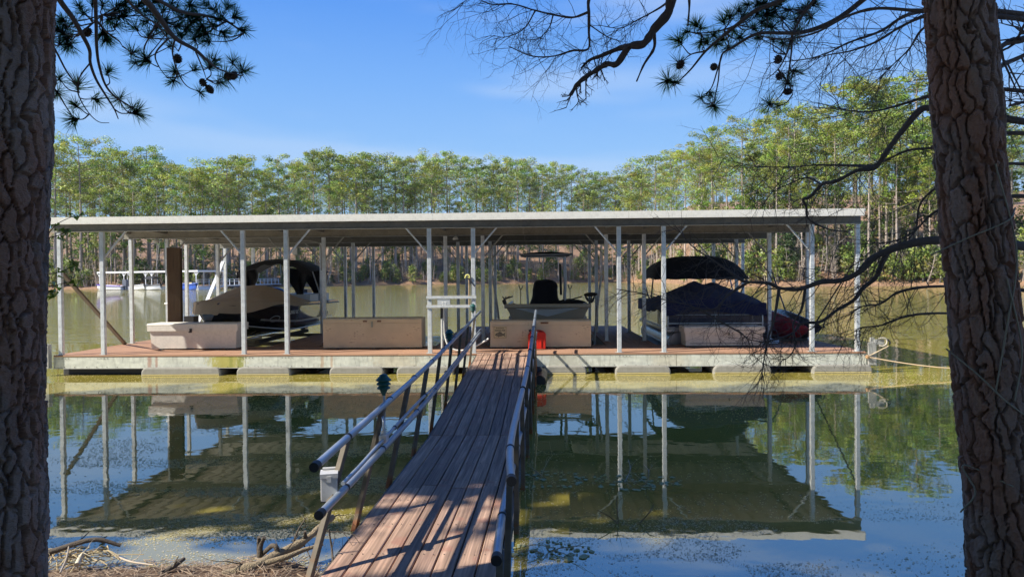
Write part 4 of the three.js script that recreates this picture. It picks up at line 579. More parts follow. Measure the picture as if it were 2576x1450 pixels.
{ const t = thing('rope_coil', 'white rope coil lying on the finger pier beside the kayaks', 'rope', [5.5, DY + 0.012, -2.0]); for (let k = 0; k < 4; k++) part(t, 'turn', new THREE.TorusGeometry(0.16 - 0.012 * k, 0.013, 6, 26).rotateX(Math.PI / 2), M([.62, .68, .74], 0.7), [0.01 * k, 0.022 * k, 0.008 * k]); }

// ---------------------------------------------------------------- the dock across the cove and its boats
{
  const A = atY(243, 727.5, 0), B = atY(497, 727.5, 0), c = A.clone().add(B).multiplyScalar(0.5), ang = Math.atan2(-(B.z - A.z), B.x - A.x), W = A.distanceTo(B);
  const white = M([.72, .73, .75], 0.5), pale = M([.55, .56, .57], 0.6);
  const t = thing('far_boat_dock', 'small white-roofed covered dock on the opposite shore', 'boat dock', [c.x, 0, c.z], ang);
  part(t, 'roof', triUV(new THREE.BoxGeometry(W, 0.34, 8)), white, [0, 4.15, -4]); part(t, 'deck', triUV(new THREE.BoxGeometry(W, 0.3, 1.6)), pale, [0, .55, -7]);
  for (const f of [-.48, -.22, -.16, .0, .06, .22, .3, .48]) { for (const z of [-.2, -7.6]) part(t, 'post', bar(0.14, 0.14, 3.6, 'y'), white, [f * W, 2.2, z]); part(t, 'finger', triUV(new THREE.BoxGeometry(1.0, 0.3, 6.5)), pale, [f * W, .5, -3.3]); part(t, 'float', triUV(new THREE.BoxGeometry(1.1, 0.6, 6)), white, [f * W, .1, -3.3]); for (const s of [-1, 1]) part(t, 'knee_brace', strut(V(f * W, 3.1, -.2), V(f * W + s * .8, 4.0, -.2), 0.1), white); }
  const P = (u, v = 727, back = 0) => { const q = atY(u, v, 0); return q.add(V(-Math.sin(ang) * -back, 0, -Math.cos(ang) * back)); };
  function farBoat(name, label, u, len, beam, cols, turn, extra) {
    const q = P(u, 728.5), b = thing(name, label, 'boat', [q.x, -0.1, q.z], turn); const f = (s) => { const e = Math.pow(clamp((s - .5) / .5), 2); return { b: beam / 2 * (1 - .85 * e), c: beam / 2.3 * (1 - .93 * e), g: .95 + .35 * s * s, k: -.2 + .5 * e, cy: .2 + .4 * e }; };
    const rows = hullRows(len, 16, f); part(b, 'hull', merge([loft(rows, false, true), capRow(rows[0], false)]), M(cols[0], 0.35, { side: THREE.DoubleSide })); for (const s of [-1, 1]) part(b, 'stripe', tube(rows.map(r => V(s * (r[0].x + .02), r[0].y, r[0].z)), 0.14, 6, 20), M(cols[1], 0.4)); part(b, 'deck', grid(8, 12, (a, c) => { const qq = f(c); return V((a * 2 - 1) * qq.b, qq.g - .04 + .25 * Math.sin(a * 3.14) * Math.sin(c * 3.14), (c - .5) * len); }), M(cols[2], 0.5, { side: THREE.DoubleSide })); extra && extra(b); return b;
  }
  farBoat('motor_boat', 'white motor boat with violet trim at the end of the far dock', 278, 7.5, 2.6, [[.70, .70, .72], [.12, .07, .36], [.66, .66, .68]], ang - 1.35, (b) => { part(b, 'outboard', merge([triUV(new THREE.BoxGeometry(.9, 1.5, 1.0)).translate(0, 1.7, -4.1), triUV(new THREE.BoxGeometry(.5, 1.5, .6)).translate(0, .4, -4.1)]), M([.12, .13, .16], 0.4)); });
  farBoat('motor_boat', 'white motor boat moored in the middle of the far dock', 352, 7, 2.6, [[.72, .72, .70], [.5, .5, .5], [.7, .68, .64]], ang + 1.2);
  farBoat('motor_boat', 'white motor boat with a black canopy under the far dock roof', 382, 7, 2.5, [[.66, .67, .68], [.05, .05, .06], [.5, .5, .5]], ang + 1.45, (b) => { part(b, 'canopy', grid(10, 6, (a, c) => V((a - .5) * 2.4, 2.5 + .6 * Math.sin(a * 3.14), (c - .5) * 3.2)), cloth([.02, .02, .022])); for (const s of [-1, 1]) part(b, 'canopy_pole', tube([V(s * 1.15, .9, 0), V(s * 1.18, 2.5, 1.4)], .04, 5, 1, false), steelDark); });
  for (const [u, l] of [[461, 'blue jet ski with a cream seat cover beside the far dock'], [484, 'blue jet ski moored at the shore end of the far dock']]) farBoat('jet_ski', l, u, 3.0, 1.2, [[.03, .10, .45], [.02, .08, .4], u < 470 ? [.62, .55, .36] : [.05, .12, .45]], ang + 1.3, (b) => { part(b, 'handlebar', tube([V(-.4, 1.5, .4), V(0, 1.6, .45), V(.4, 1.5, .4)], .05, 5, 6), blackPlastic); part(b, 'seat', triUV(new THREE.BoxGeometry(.5, .4, 1.4)), M([.5, .45, .3], 0.8), [0, 1.3, -.5]); }).scale.setScalar(1.15);
  const G = atY(497, 727, 0), S = farPoint(700, 1.5), gt = thing('far_gangway', 'white-railed walkway from the far dock to the shore', 'gangway', [0, 0, 0]); const N = 18;
  part(gt, 'walk', strut(V(G.x, .62, G.z), V(S.x, S.y + .3, S.z), 1.6, .25), pale); for (const h of [1.1, 1.6]) part(gt, 'rail', strut(V(G.x, .62 + h, G.z), V(S.x, S.y + .3 + h, S.z), .12, .12), white); for (let k = 0; k <= N; k++) { const q = G.clone().setY(.62).lerp(V(S.x, S.y + .3, S.z), k / N); part(gt, 'rail_post', bar(.13, .13, 1.7, 'y'), white, [q.x, q.y + .8, q.z]); } for (let k = 1; k < 6; k++) { const q = G.clone().lerp(S, k / 6); part(gt, 'float', triUV(new THREE.BoxGeometry(1.6, .7, 1.4)), steelDark, [q.x, .1, q.z]); }
}
// ---------------------------------------------------------------- woods on the far shore
const leafMat = MP([1, 1, 1], 0.75, { vertexColors: true, side: THREE.DoubleSide, transmission: 0.5, thickness: 0, specularIntensity: 0.4 });
const trunkMat = M([1, 1, 1], 0.9, { vertexColors: true });
function leafCloud(out, c, rx, ry, rz, n, size, col, R, flat = 0.55) {       // small leaf faces through a clump's volume
  for (let i = 0; i < n; i++) {
    let x, y, z; do { x = R() * 2 - 1; y = R() * 2 - 1; z = R() * 2 - 1; } while (x * x + y * y + z * z > 1);
    const p = V(c.x + x * rx, c.y + y * ry, c.z + z * rz), nrm = V(R() - .5, R() - .5, R() - .5).normalize(), t = V(R() - .5, (R() - .5) * flat, R() - .5).normalize(), b = nrm.clone().cross(t).normalize(), s = size * (0.6 + 0.8 * R()), k = 0.72 + 0.56 * R();
    const N = V(x * 0.9, y * 0.9 + 0.45, z * 0.9).add(nrm.multiplyScalar(0.6)).normalize(), q = [p.clone().addScaledVector(t, -s * .5).addScaledVector(b, -s * .22), p.clone().addScaledVector(t, s * .55), p.clone().addScaledVector(t, -s * .35).addScaledVector(b, s * .42)];
    for (const v of q) { out.p.push(v.x, v.y, v.z); out.n.push(N.x, N.y, N.z); out.c.push(col[0] * k, col[1] * k, col[2] * k); }
  }
}
const cloudG = (o) => { const g = new THREE.BufferGeometry(); g.setAttribute('position', new THREE.Float32BufferAttribute(o.p, 3)); g.setAttribute('normal', new THREE.Float32BufferAttribute(o.n, 3)); g.setAttribute('color', new THREE.Float32BufferAttribute(o.c, 3)); g.setAttribute('uv', new THREE.Float32BufferAttribute(new Float32Array(o.p.length / 3 * 2), 2)); return g; };
const NEW = () => ({ p: [], n: [], c: [] });
const greenOf = (R, yellow) => { const k = 0.85 + 0.5 * R(); return [mix(.27, .48, yellow) * k, mix(.355, .52, yellow) * k, mix(.075, .055, yellow) * k]; };
function pineKind(seed, crownFrom, spread, dense, size = 0.62) {        // 25 m tall
  const R = RNG(seed), H = 25, out = NEW(), wood = [], bend = [R() * 0.7 - .35, R() * 0.7 - .35], ax = (y) => V(bend[0] * Math.sin(y / H * 3), y, bend[1] * Math.sin(y / H * 2.4));
  const tr = []; for (let k = 0; k <= 8; k++) tr.push(ax(H * k / 8 - (k ? 0 : 0.6))); wood.push(tint(tube(tr, (t) => 0.27 * (1 - t * 0.85), 6, 9), (x, y, z) => { const k = 0.8 + 0.4 * hash(y * 3, x * 9, seed); return [.34 * k, .28 * k, .235 * k]; }));
  const nb = 21 + Math.floor(R() * 9), yel = R() * 0.55;
  for (let i = 0; i < nb; i++) {
    const f = Math.pow((i + R()) / nb, 0.85), y = H * mix(crownFrom, 0.985, f), a = i * 2.4 + R(), len = spread * (0.4 + 0.8 * Math.sin(Math.PI * clamp(mix(0.25, 0.93, f)))) * (0.5 + 0.8 * R()), r0 = ax(y), tip = V(r0.x + Math.cos(a) * len, y + len * (0.15 + 0.4 * R()), r0.z + Math.sin(a) * len);
    wood.push(tint(tube([r0, r0.clone().lerp(tip, .5).add(V(0, -0.1 * len, 0)), tip], [0.07, 0.045, 0.02], 3, 3, true, false), () => [.24, .2, .165]));
    const col = greenOf(R, clamp(yel + 0.35 * (R() - .5)));
    for (let c = 0; c < 3; c++) { const q = r0.clone().lerp(tip, 0.45 + 0.3 * c).add(V((R() - .5) * .9, R() * .5, (R() - .5) * .9)), rr = (0.5 + 0.5 * R()) * (0.7 + 0.1 * spread); leafCloud(out, q, rr * 1.15, rr * 0.78, rr * 1.15, Math.round(dense * .8 * (0.35 + .65 * f) * (0.4 + 1.0 * R())), size, col.map(v => v * (.8 + .4 * R())), R); }
  }
  for (let i = 0; i < 7; i++) { const a = R() * 6.28, y = H * mix(0.3, crownFrom, R()), r0 = ax(y), l = 0.8 + 1.6 * R(); wood.push(tint(tube([r0, V(r0.x + Math.cos(a) * l, y + (R() - .3) * l * .6, r0.z + Math.sin(a) * l)], [0.035, 0.012], 3, 1, false, false), () => [.17, .15, .135])); }
  return { trunk: merge(wood), crown: cloudG(out) };
}
function broadKind(seed, H, col, n, size, from = 0.25) {      // a young broadleaf tree in spring leaf
  const R = RNG(seed), out = NEW(), wood = [], ax = (y) => V(Math.sin(y * .4 + seed) * .2, y, Math.cos(y * .35) * .2);
  wood.push(tint(tube([ax(-.4), ax(H * .35), ax(H * .7), ax(H * .97)], [.16, .12, .07, .02], 5, 8), () => [.20, .18, .155]));
  for (let i = 0; i < 16; i++) { const f = mix(from, 0.95, (i + R()) / 16), y = H * f, a = i * 2.4 + R(), l = H * .2 * (1.25 - f) * (.7 + .7 * R()), r0 = ax(y), tip = V(r0.x + Math.cos(a) * l, y + l * .7, r0.z + Math.sin(a) * l); wood.push(tint(tube([r0, tip], [.045, .012], 3, 2, false, false), () => [.2, .18, .16])); leafCloud(out, tip, .9, .7, .9, n, size, col.map(c => c * (.8 + .4 * R())), R, 1); leafCloud(out, r0.clone().lerp(tip, .55), .7, .6, .7, n >> 1, size, col, R, 1); }
  return { trunk: merge(wood), crown: cloudG(out) };
}
function twigs(out, p, d, len, r, level, R, droop = 0.05, kids = 4) {
  const pts = [p.clone()], dir = d.clone().normalize(), n = 4; let q = p.clone();
  for (let i = 0; i < n; i++) { dir.add(V((R() - .5) * .55, (R() - .5) * .55 - droop, (R() - .5) * .55)).normalize(); q = q.clone().addScaledVector(dir, len / n); pts.push(q); }
  out.push(tube(pts, (t) => r * (1 - .7 * t), r > 0.02 ? 5 : 3, n, false, false));
  if (level > 0) for (let k = 0; k < kids; k++) { const t = 0.2 + 0.8 * (k + R()) / kids, i = Math.min(n - 1, Math.floor(t * n)), o = pts[i].clone().lerp(pts[i + 1], t * n - i), s = pts[i + 1].clone().sub(pts[i]).normalize(), v = V(R() - .5, R() - .5, R() - .5); v.addScaledVector(s, -v.dot(s)).normalize(); twigs(out, o, s.multiplyScalar(.75).add(v.multiplyScalar(.8)), len * (.42 + .25 * R()), r * .52, level - 1, R, droop, kids); }
}
function bareKind(seed, H, col) { const R = RNG(seed), out = []; out.push(tube([V(0, -.4, 0), V(.2 * (R() - .5), H * .4, .2 * (R() - .5)), V(.6 * (R() - .5), H * .95, .5 * (R() - .5))], [.14, .09, .03], 5, 6)); for (let i = 0; i < 13; i++) { const y = H * mix(.22, .95, (i + R()) / 13), a = i * 2.4; twigs(out, V(0, y, 0), V(Math.cos(a), .7, Math.sin(a)), H * .26 * (1.2 - y / H), .035, 1, R, -.03, 4); } return { trunk: tint(merge(out), (x, y, z, i) => { const k = .8 + .4 * hash(i, 1); return col.map(c => c * k); }) }; }
{
  const R = RNG(42), pines = [[11, .54, 3.5, 125, .26], [12, .46, 3.9, 115, .26], [13, .60, 3.1, 130, .25], [14, .42, 3.5, 110, .26], [15, .52, 4.3, 120, .26], [16, .64, 2.9, 130, .25], [17, .36, 3.1, 105, .26], [18, .56, 4.7, 120, .26]].map(a => pineKind(...a));
  const broads = [broadKind(31, 13, [.20, .30, .045], 42, .42), broadKind(32, 10, [.17, .27, .06], 40, .40, .15), broadKind(33, 16, [.24, .31, .05], 40, .45)], cedars = [broadKind(35, 8, [.07, .11, .035], 80, .38, .06), broadKind(36, 6, [.13, .19, .04], 70, .36, .05)];
  const bares = [bareKind(51, 11, [.36, .32, .27]), bareKind(52, 8, [.33, .29, .24]), bareKind(53, 14, [.30, .27, .23]), bareKind(54, 6.5, [.42, .37, .31])];
  const look = ['a rounded open crown', 'a broad ragged crown', 'a small high crown', 'a long deep crown', 'a wide layered crown', 'a tufted top and bare stem', 'branches low down its stem', 'a spreading flat crown'];
  const side = (u) => u > 1740 ? 'on the wooded hill beside the lake' : u < 640 ? 'behind the small dock across the cove' : 'on the shore straight across the lake';
  const place = (kind, name, label, cat, group, u, e, sc, lean = 0.03) => {
    const p = farPoint(u, e), t = thing(name, label, cat, [p.x, p.y - 0.15, p.z], R() * 6.28, group); t.scale.set(sc[0], sc[1], sc[0]); t.rotation.z = (R() - .5) * lean; t.rotation.x = (R() - .5) * lean;
    part(t, 'trunk', kind.trunk, trunkMat); if (kind.crown) part(t, 'crown', kind.crown, leafMat);
  };
  const topRow = (u) => lerpTab(SHORE, u)[2], horizon = (u) => 698 - (u - 1347) * 0.0082;
  const hTo = (u, e, f) => { const p = farPoint(u, e), d = lerpTab(SHORE, u)[0] + e; return (horizon(u) - topRow(u)) / F * d * f + 2 - p.y; };
  // the canopy row: tree tops follow the skyline of the photograph
  for (let u = 60; u < 2640; u += 27 + 16 * R()) { const e = 6 + 26 * R(), f = R() < .45 ? 1 - .05 * R() : 0.80 + .16 * R(), h = clamp(hTo(u, e, f) * 1.07, 15, 39); const ki = Math.floor(R() * pines.length), k = pines[ki]; place(k, 'pine_tree', 'tall pine with ' + look[ki] + ' ' + side(u), 'pine tree', 'pines in the woods across the lake', u, e, [h / 25 * (1.05 + .45 * R()), h / 25]); }
  // trunks nearer the water and trees that fill the slope
  for (let i = 0; i < 90; i++) { const u = 120 + 2420 * ((i + R()) / 90), e = 2 + 46 * R() * R(), f = 0.5 + .36 * R(), h = clamp(hTo(u, e, f), 11, 30); const ki = Math.floor(R() * pines.length); place(pines[ki], 'pine_tree', 'lower pine with ' + look[ki] + ' ' + side(u), 'pine tree', 'pines in the woods across the lake', u, e, [h / 25 * (.75 + .35 * R()), h / 25]); }
  for (let i = 0; i < 76; i++) { const u = 150 + 2400 * ((i + R()) / 76), e = 4 + 30 * R(), k = Math.floor(R() * 3), s = .8 + .7 * R(); place(broads[k], 'spring_tree', ['slender tree', 'small bushy tree', 'tall airy tree'][k] + ' in pale green spring leaf ' + side(u), 'tree', 'young broadleaf trees across the lake', u, e, [s, s]); }
  for (let i = 0; i < 84; i++) { const u = 160 + 2400 * ((i + R()) / 84), e = 1.2 + 18 * R(), k = Math.floor(R() * 4), s = .75 + .6 * R(); place(bares[k], 'bare_tree', ['thin leafless grey tree', 'short leafless brown-grey tree', 'tall leafless tree', 'small pale leafless sapling'][k] + ' ' + side(u), 'bare tree', 'leafless trees across the lake', u, e, [s, s], .25); }
  for (let i = 0; i < 30; i++) { const u = 150 + 2400 * ((i + R()) / 30), e = 1.5 + 9 * R(), k = R() < .5 ? 0 : 1, s = .35 + .5 * R(); place(cedars[k], 'shrub', (k ? 'low light green shrub' : 'low dark evergreen shrub') + ' at the water edge ' + side(u), 'shrub', 'shrubs along the far shore', u, e, [s, s * .8]); }
  place(cedars[0], 'cedar_tree', 'bushy round evergreen at the foot of the wooded hill', 'evergreen', null, 1985, 5, [1.15, 1.05]);
  // the wood behind them, which reads as one mass
  const mass = (list, n, name, label, e0, e1, f0, f1) => list.forEach((k, j) => {
    const g = merge(k.crown ? [k.trunk, k.crown] : [k.trunk]), m = new THREE.InstancedMesh(g, leafMat, n), X = new THREE.Matrix4(), Q = new THREE.Quaternion();
    for (let i = 0; i < n; i++) { const u = -250 + 3200 * R(), e = e0 + (e1 - e0) * R(), h = clamp(hTo(u, e, f0 + (f1 - f0) * R()), 9, 33), p = farPoint(u, e), s = h / 25 * (.9 + .3 * R()); X.compose(V(p.x, p.y - .2, p.z), Q.setFromAxisAngle(V(0, 1, 0), R() * 6.28), V(s, h / 25, s)); m.setMatrixAt(i, X); }
    m.name = numbered(name); m.castShadow = m.receiveShadow = true; scene.add(m); tag(m, label + ['', ', mixed heights', ', thin crowned', ', dense'][j], 'woodland', null, 'stuff');
  });
  mass([pines[0], pines[2], pines[7]], 60, 'woodland', 'deep pine wood filling the slopes behind the shore trees', 36, 110, .6, .92);
  const U = broadKind(61, 4, [.28, .33, .07], 18, .4, .05), Bq = bareKind(62, 4.5, [.58, .50, .42]);
  mass([broads[0], broads[2], bares[2]], 130, 'midstory', 'thin young growth filling the wood below the pine crowns', 28, 180, .24, .5);
  [[U, 330, 'undergrowth', 'low green undergrowth between the far trunks'], [Bq, 760, 'undergrowth', 'grey leafless brush and saplings between the far trunks']].forEach(([k, n, name, label]) => { const g = merge(k.crown ? [k.trunk, k.crown] : [k.trunk]), m = new THREE.InstancedMesh(g, leafMat, n), X = new THREE.Matrix4(), Q = new THREE.Quaternion(); for (let i = 0; i < n; i++) { const u = 100 + 2500 * R(), e = 1.5 + 34 * R() * R(), p = farPoint(u, e), s = .4 + 1.1 * R(); X.compose(V(p.x, p.y - .1, p.z), Q.setFromEuler(new THREE.Euler((R() - .5) * .5, R() * 6.28, (R() - .5) * .5)), V(s, s, s)); m.setMatrixAt(i, X); } m.name = numbered(name); m.castShadow = m.receiveShadow = true; scene.add(m); tag(m, label, 'undergrowth', null, 'stuff'); });
}

// ---------------------------------------------------------------- the two pines on the bank
const barkFine = tex(512, 512, (u, v) => 0.5 * fbm(u * 24, v * 14, 3, 4, 24, 14) + 0.5 * vnoise(u * 60, v * 110, 6, 60, 110), false, [3, 3]);
const barkMat = M([1, 1, 1], 0.88, { vertexColors: true, bumpMap: barkFine, bumpScale: 0.006 });
function barkTrunk(axis, rad, y0, y1, nA, nY, seed, cw, ch) {   // axis(y) -> centre; long plates of bark with deep furrows
  const P = [], U = [], I = [];
  const cells = (wx, wy, n, s, o) => { let f1 = 9, f2 = 9, p1 = 0, p2 = 0, q1 = 0, q2 = 0, id = 0; const bx = Math.floor(wx), by = Math.floor(wy); for (let dx = -1; dx <= 1; dx++) for (let dy = -1; dy <= 1; dy++) { const gx = bx + dx, gy = by + dy, mx = ((gx % n) + n) % n, sx = gx + .08 + .84 * hash(mx, gy, s), sy = gy + .08 + .84 * hash(mx, gy, s + 7), d = Math.hypot(sx - wx, (sy - wy) * 0.9); if (d < f1) { f2 = f1; q1 = p1; q2 = p2; f1 = d; p1 = sx; p2 = sy; id = mx * 131 + gy * 17; } else if (d < f2) { f2 = d; q1 = sx; q2 = sy; } } o.e = f2 - f1; o.id = id; o.h = Math.abs(q2 - p2) / (Math.abs(q1 - p1) + Math.abs(q2 - p2) + 1e-6); return o; };
  const A = {}, B = {};
  for (let j = 0; j <= nY; j++) {
    const y = mix(y0, y1, j / nY), c = axis(y), r = rad(y), n = Math.max(8, Math.round(6.28319 * rad((y0 + y1) / 2) / cw));
    for (let i = 0; i <= nA; i++) {
      const a = i / nA, w1 = fbm(a * 9, y * 4.2, seed + 1, 4, 9, 0) - 0.5, w2 = fbm(a * 22, y * 15, seed + 3, 3, 22, 0) - 0.5;
      cells(a * n + 2.1 * w1 + 0.7 * w2, y / ch + 1.1 * (fbm(a * 8, y * 6, seed + 2, 4, 8, 0) - 0.5) + 0.5 * w2, n, seed, A);
      cells(a * n * 2 + 2.4 * w1 + 1.3 * w2, y / ch * 2.3 + 1.2 * w2, n * 2, seed + 40, B);
      const ph = hash(A.id, 3, seed), deep = mix(1, 0.35, sstep(0.45, 0.85, A.h)), wall = sstep(0.02, 0.15, A.e), crack = sstep(0.0, 0.07, B.e) , flake = fbm(a * 46, y * 24, seed + 4, 3, 46, 0), fine = fbm(a * 150, y * 70, seed + 5, 2, 150, 0), lv = Math.floor((flake * 0.9 + 0.35 * hash(B.id, 5, seed)) * 5) / 5;
      const d = -0.036 * (1 - wall) * deep + wall * (0.012 * ph + 0.014 * lv - 0.005 * (1 - crack)) + 0.006 * (fine - .5) + 0.012 * w1, th = a * 6.28319, R = r - 0.008 + d;
      P.push(c.x + Math.cos(th) * R, y, c.z + Math.sin(th) * R); U.push(a * 1.2, y);
    }
  }
  for (let j = 0; j < nY; j++) for (let i = 0; i < nA; i++) { const q = j * (nA + 1) + i, w = q + nA + 1; I.push(q, w, q + 1, q + 1, w, w + 1); }
  const g = new THREE.BufferGeometry(); g.setAttribute('position', new THREE.Float32BufferAttribute(P, 3)); g.setAttribute('uv', new THREE.Float32BufferAttribute(U, 2)); g.setIndex(I); g.computeVertexNormals(); return g;
}
const barkTone = tex(512, 512, (u, v) => { const n = fbm(u * 20, v * 9, 83, 5, 20, 9), q = sstep(.38, .62, fbm(u * 12, v * 6, 87, 4, 12, 6)); return [(.7 + .5 * n) * mix(1, .98, q), (.7 + .5 * n) * mix(.78, 1, q), (.7 + .5 * n) * mix(.66, 1, q)]; }, false, [1 / 1.2, 0.5]);
const barkOf = (c) => M(c, 0.88, { map: barkTone, bumpMap: barkFine, bumpScale: 0.006 });
const needleMat = MP([.17, .27, .09], 0.5, { side: THREE.DoubleSide, transmission: 0.55, thickness: 0 }), needlePale = MP([.30, .36, .08], 0.5, { side: THREE.DoubleSide, transmission: 0.55, thickness: 0 });
const limbMat = M([.085, .068, .058], 0.9, { bumpMap: barkFine, bumpScale: 0.004 }), greyLimb = M([.115, .095, .082], 0.9, { bumpMap: barkFine, bumpScale: 0.003 }), paleLimb = M([.30, .26, .225], 0.85, { bumpMap: barkFine, bumpScale: 0.003 });
function tuft(R, n, L, wd = 0.0030) {                         // a burst of pine needles round the end of a shoot
  const P = [], N = [], U = [];
  for (let i = 0; i < n; i++) {
    const a = R() * 6.283, e = Math.acos(mix(-0.25, 0.98, Math.sqrt(R()))), d = V(Math.sin(e) * Math.cos(a), Math.cos(e), Math.sin(e) * Math.sin(a)), l = L * (.72 + .4 * R()), s = V(R() - .5, R() - .5, R() - .5).cross(d).normalize(), o = V(0, (R() - .7) * .07, 0), bend = V((R() - .5), -.5 * R(), (R() - .5)).multiplyScalar(.22 * l);
    const p0 = o, p1 = o.clone().addScaledVector(d, l * .55).addScaledVector(bend, .3), p2 = o.clone().addScaledVector(d, l).add(bend), q = [p0.clone().addScaledVector(s, wd), p0.clone().addScaledVector(s, -wd), p1.clone().addScaledVector(s, wd * .9), p1.clone().addScaledVector(s, -wd * .9)], nn = s.clone().cross(d).normalize();
    for (const v of [q[0], q[1], q[2], q[2], q[1], q[3], q[2], q[3], p2]) { P.push(v.x, v.y, v.z); N.push(nn.x, nn.y, nn.z); U.push(0, 0); }
  }
  const g = new THREE.BufferGeometry(); g.setAttribute('position', new THREE.Float32BufferAttribute(P, 3)); g.setAttribute('normal', new THREE.Float32BufferAttribute(N, 3)); g.setAttribute('uv', new THREE.Float32BufferAttribute(U, 2)); return g;
}
const tuftKinds = (() => { const R = RNG(88); return [0, 1, 2, 3, 4, 5].map(i => tuft(R, [92, 110, 70, 120, 84, 98][i], [.22, .20, .18, .215, .16, .20][i])); })();
const coneG = (() => { const a = [new THREE.SphereGeometry(.036, 10, 8).scale(1, 1.25, 1)], sc = new THREE.ConeGeometry(.014, .026, 4); for (let i = 0; i < 46; i++) { const y = 1 - 2 * (i + .5) / 46, r = Math.sqrt(1 - y * y), t = i * 2.4, g = sc.clone(); g.rotateZ(-Math.PI / 2 * .85); g.rotateY(-t); g.translate(Math.cos(t) * r * .042, y * .052, Math.sin(t) * r * .042); a.push(g); } return merge(a); })();
const coneMat = M([.045, .030, .022], 0.85);
function hungBranch(tree, Z, sx, off, depth, limbs, tufts, cones, seed, pale = 0) {        // limbs, tufts and cones given in the picture, at their distance from the eye
  const R = RNG(seed), pt = (q, d) => atD(off[0] + q[0] / Z, off[1] + q[1] / Z, d);
  const skel = [];
  for (const [r0, r1, d0, d1, ...pts] of limbs) { const p3 = pts.map((q, i) => pt(q, mix(d0, d1, i / (pts.length - 1)))); skel.push(p3); part(tree, 'limb', tube(p3, [r0, r1], 6, p3.length * 5), limbMat); }
  const shoots = [], needles = [[], []];
  tufts.forEach((q, i) => {
    const near = { d: 1e9 }; const d0 = depth + (R() - .5) * 0.9, p = pt(q, d0); for (const s of skel) for (const v of s) { const d = v.distanceTo(p); if (d < near.d) { near.d = d; near.v = v; } }
    if (near.d > 0.1 && near.d < 1.6) { const m = near.v.clone().lerp(p, .5).add(V((R() - .5) * .12, -.04, (R() - .5) * .12)); shoots.push(tube([near.v, m, p], [.009, .005], 5, 6, true, false)); }
    const dir = p.clone().sub(near.v || p).normalize().add(V((R() - .5) * .8, (R() - .3) * .8, (R() - .5) * .8)).normalize(), g = tuftKinds[i % 6].clone(), s = .85 + .3 * R(); g.scale(s, s, s); g.applyQuaternion(new THREE.Quaternion().setFromUnitVectors(V(0, 1, 0), dir)); g.translate(p.x, p.y, p.z); needles[q[2] ? 1 : 0].push(g);
  });
  if (shoots.length) part(tree, 'shoots', merge(shoots), limbMat).userData.kind = 'stuff';
  needles.forEach((n, i) => { if (n.length) part(tree, 'needles', merge(n), i ? needlePale : needleMat).userData.kind = 'stuff'; });
  for (const q of cones) { const p = pt(q, depth), o = part(tree, 'pine_cone', coneG, coneMat, p.toArray(), [R() * 2, R() * 6, R() * 2]); o.scale.setScalar(.95 + .2 * R()); }
}
function shadeCrown(tree, axis, y0, y1, n, spread, seed, per = 60, bias = null) {
  const R = RNG(seed), out = NEW(), wood = [];
  for (let i = 0; i < n; i++) { const f = (i + R()) / n, y = mix(y0, y1, f), a = i * 2.4 + R(), l = spread * (1.05 - .7 * f) * (.55 + .6 * R()) * (bias === null ? 1 : .62 + .5 * Math.max(-.3, Math.cos(a - bias))), c = axis(y), tip = V(c.x + Math.cos(a) * l, y + l * .2, c.z + Math.sin(a) * l); wood.push(tube([c, c.clone().lerp(tip, .5).add(V(0, -.1 * l, 0)), tip], [.06, .015], 4, 4, true, false)); for (let k = 0; k < 3; k++) leafCloud(out, c.clone().lerp(tip, .45 + .28 * k).add(V(R() - .5, R() * .4, R() - .5)), .75, .4, .75, per, .36, [.055, .085, .025], R); }
  part(tree, 'high_limbs', merge(wood), limbMat).userData.kind = 'stuff'; part(tree, 'crown', cloudG(out), leafMat).userData.kind = 'stuff';
}
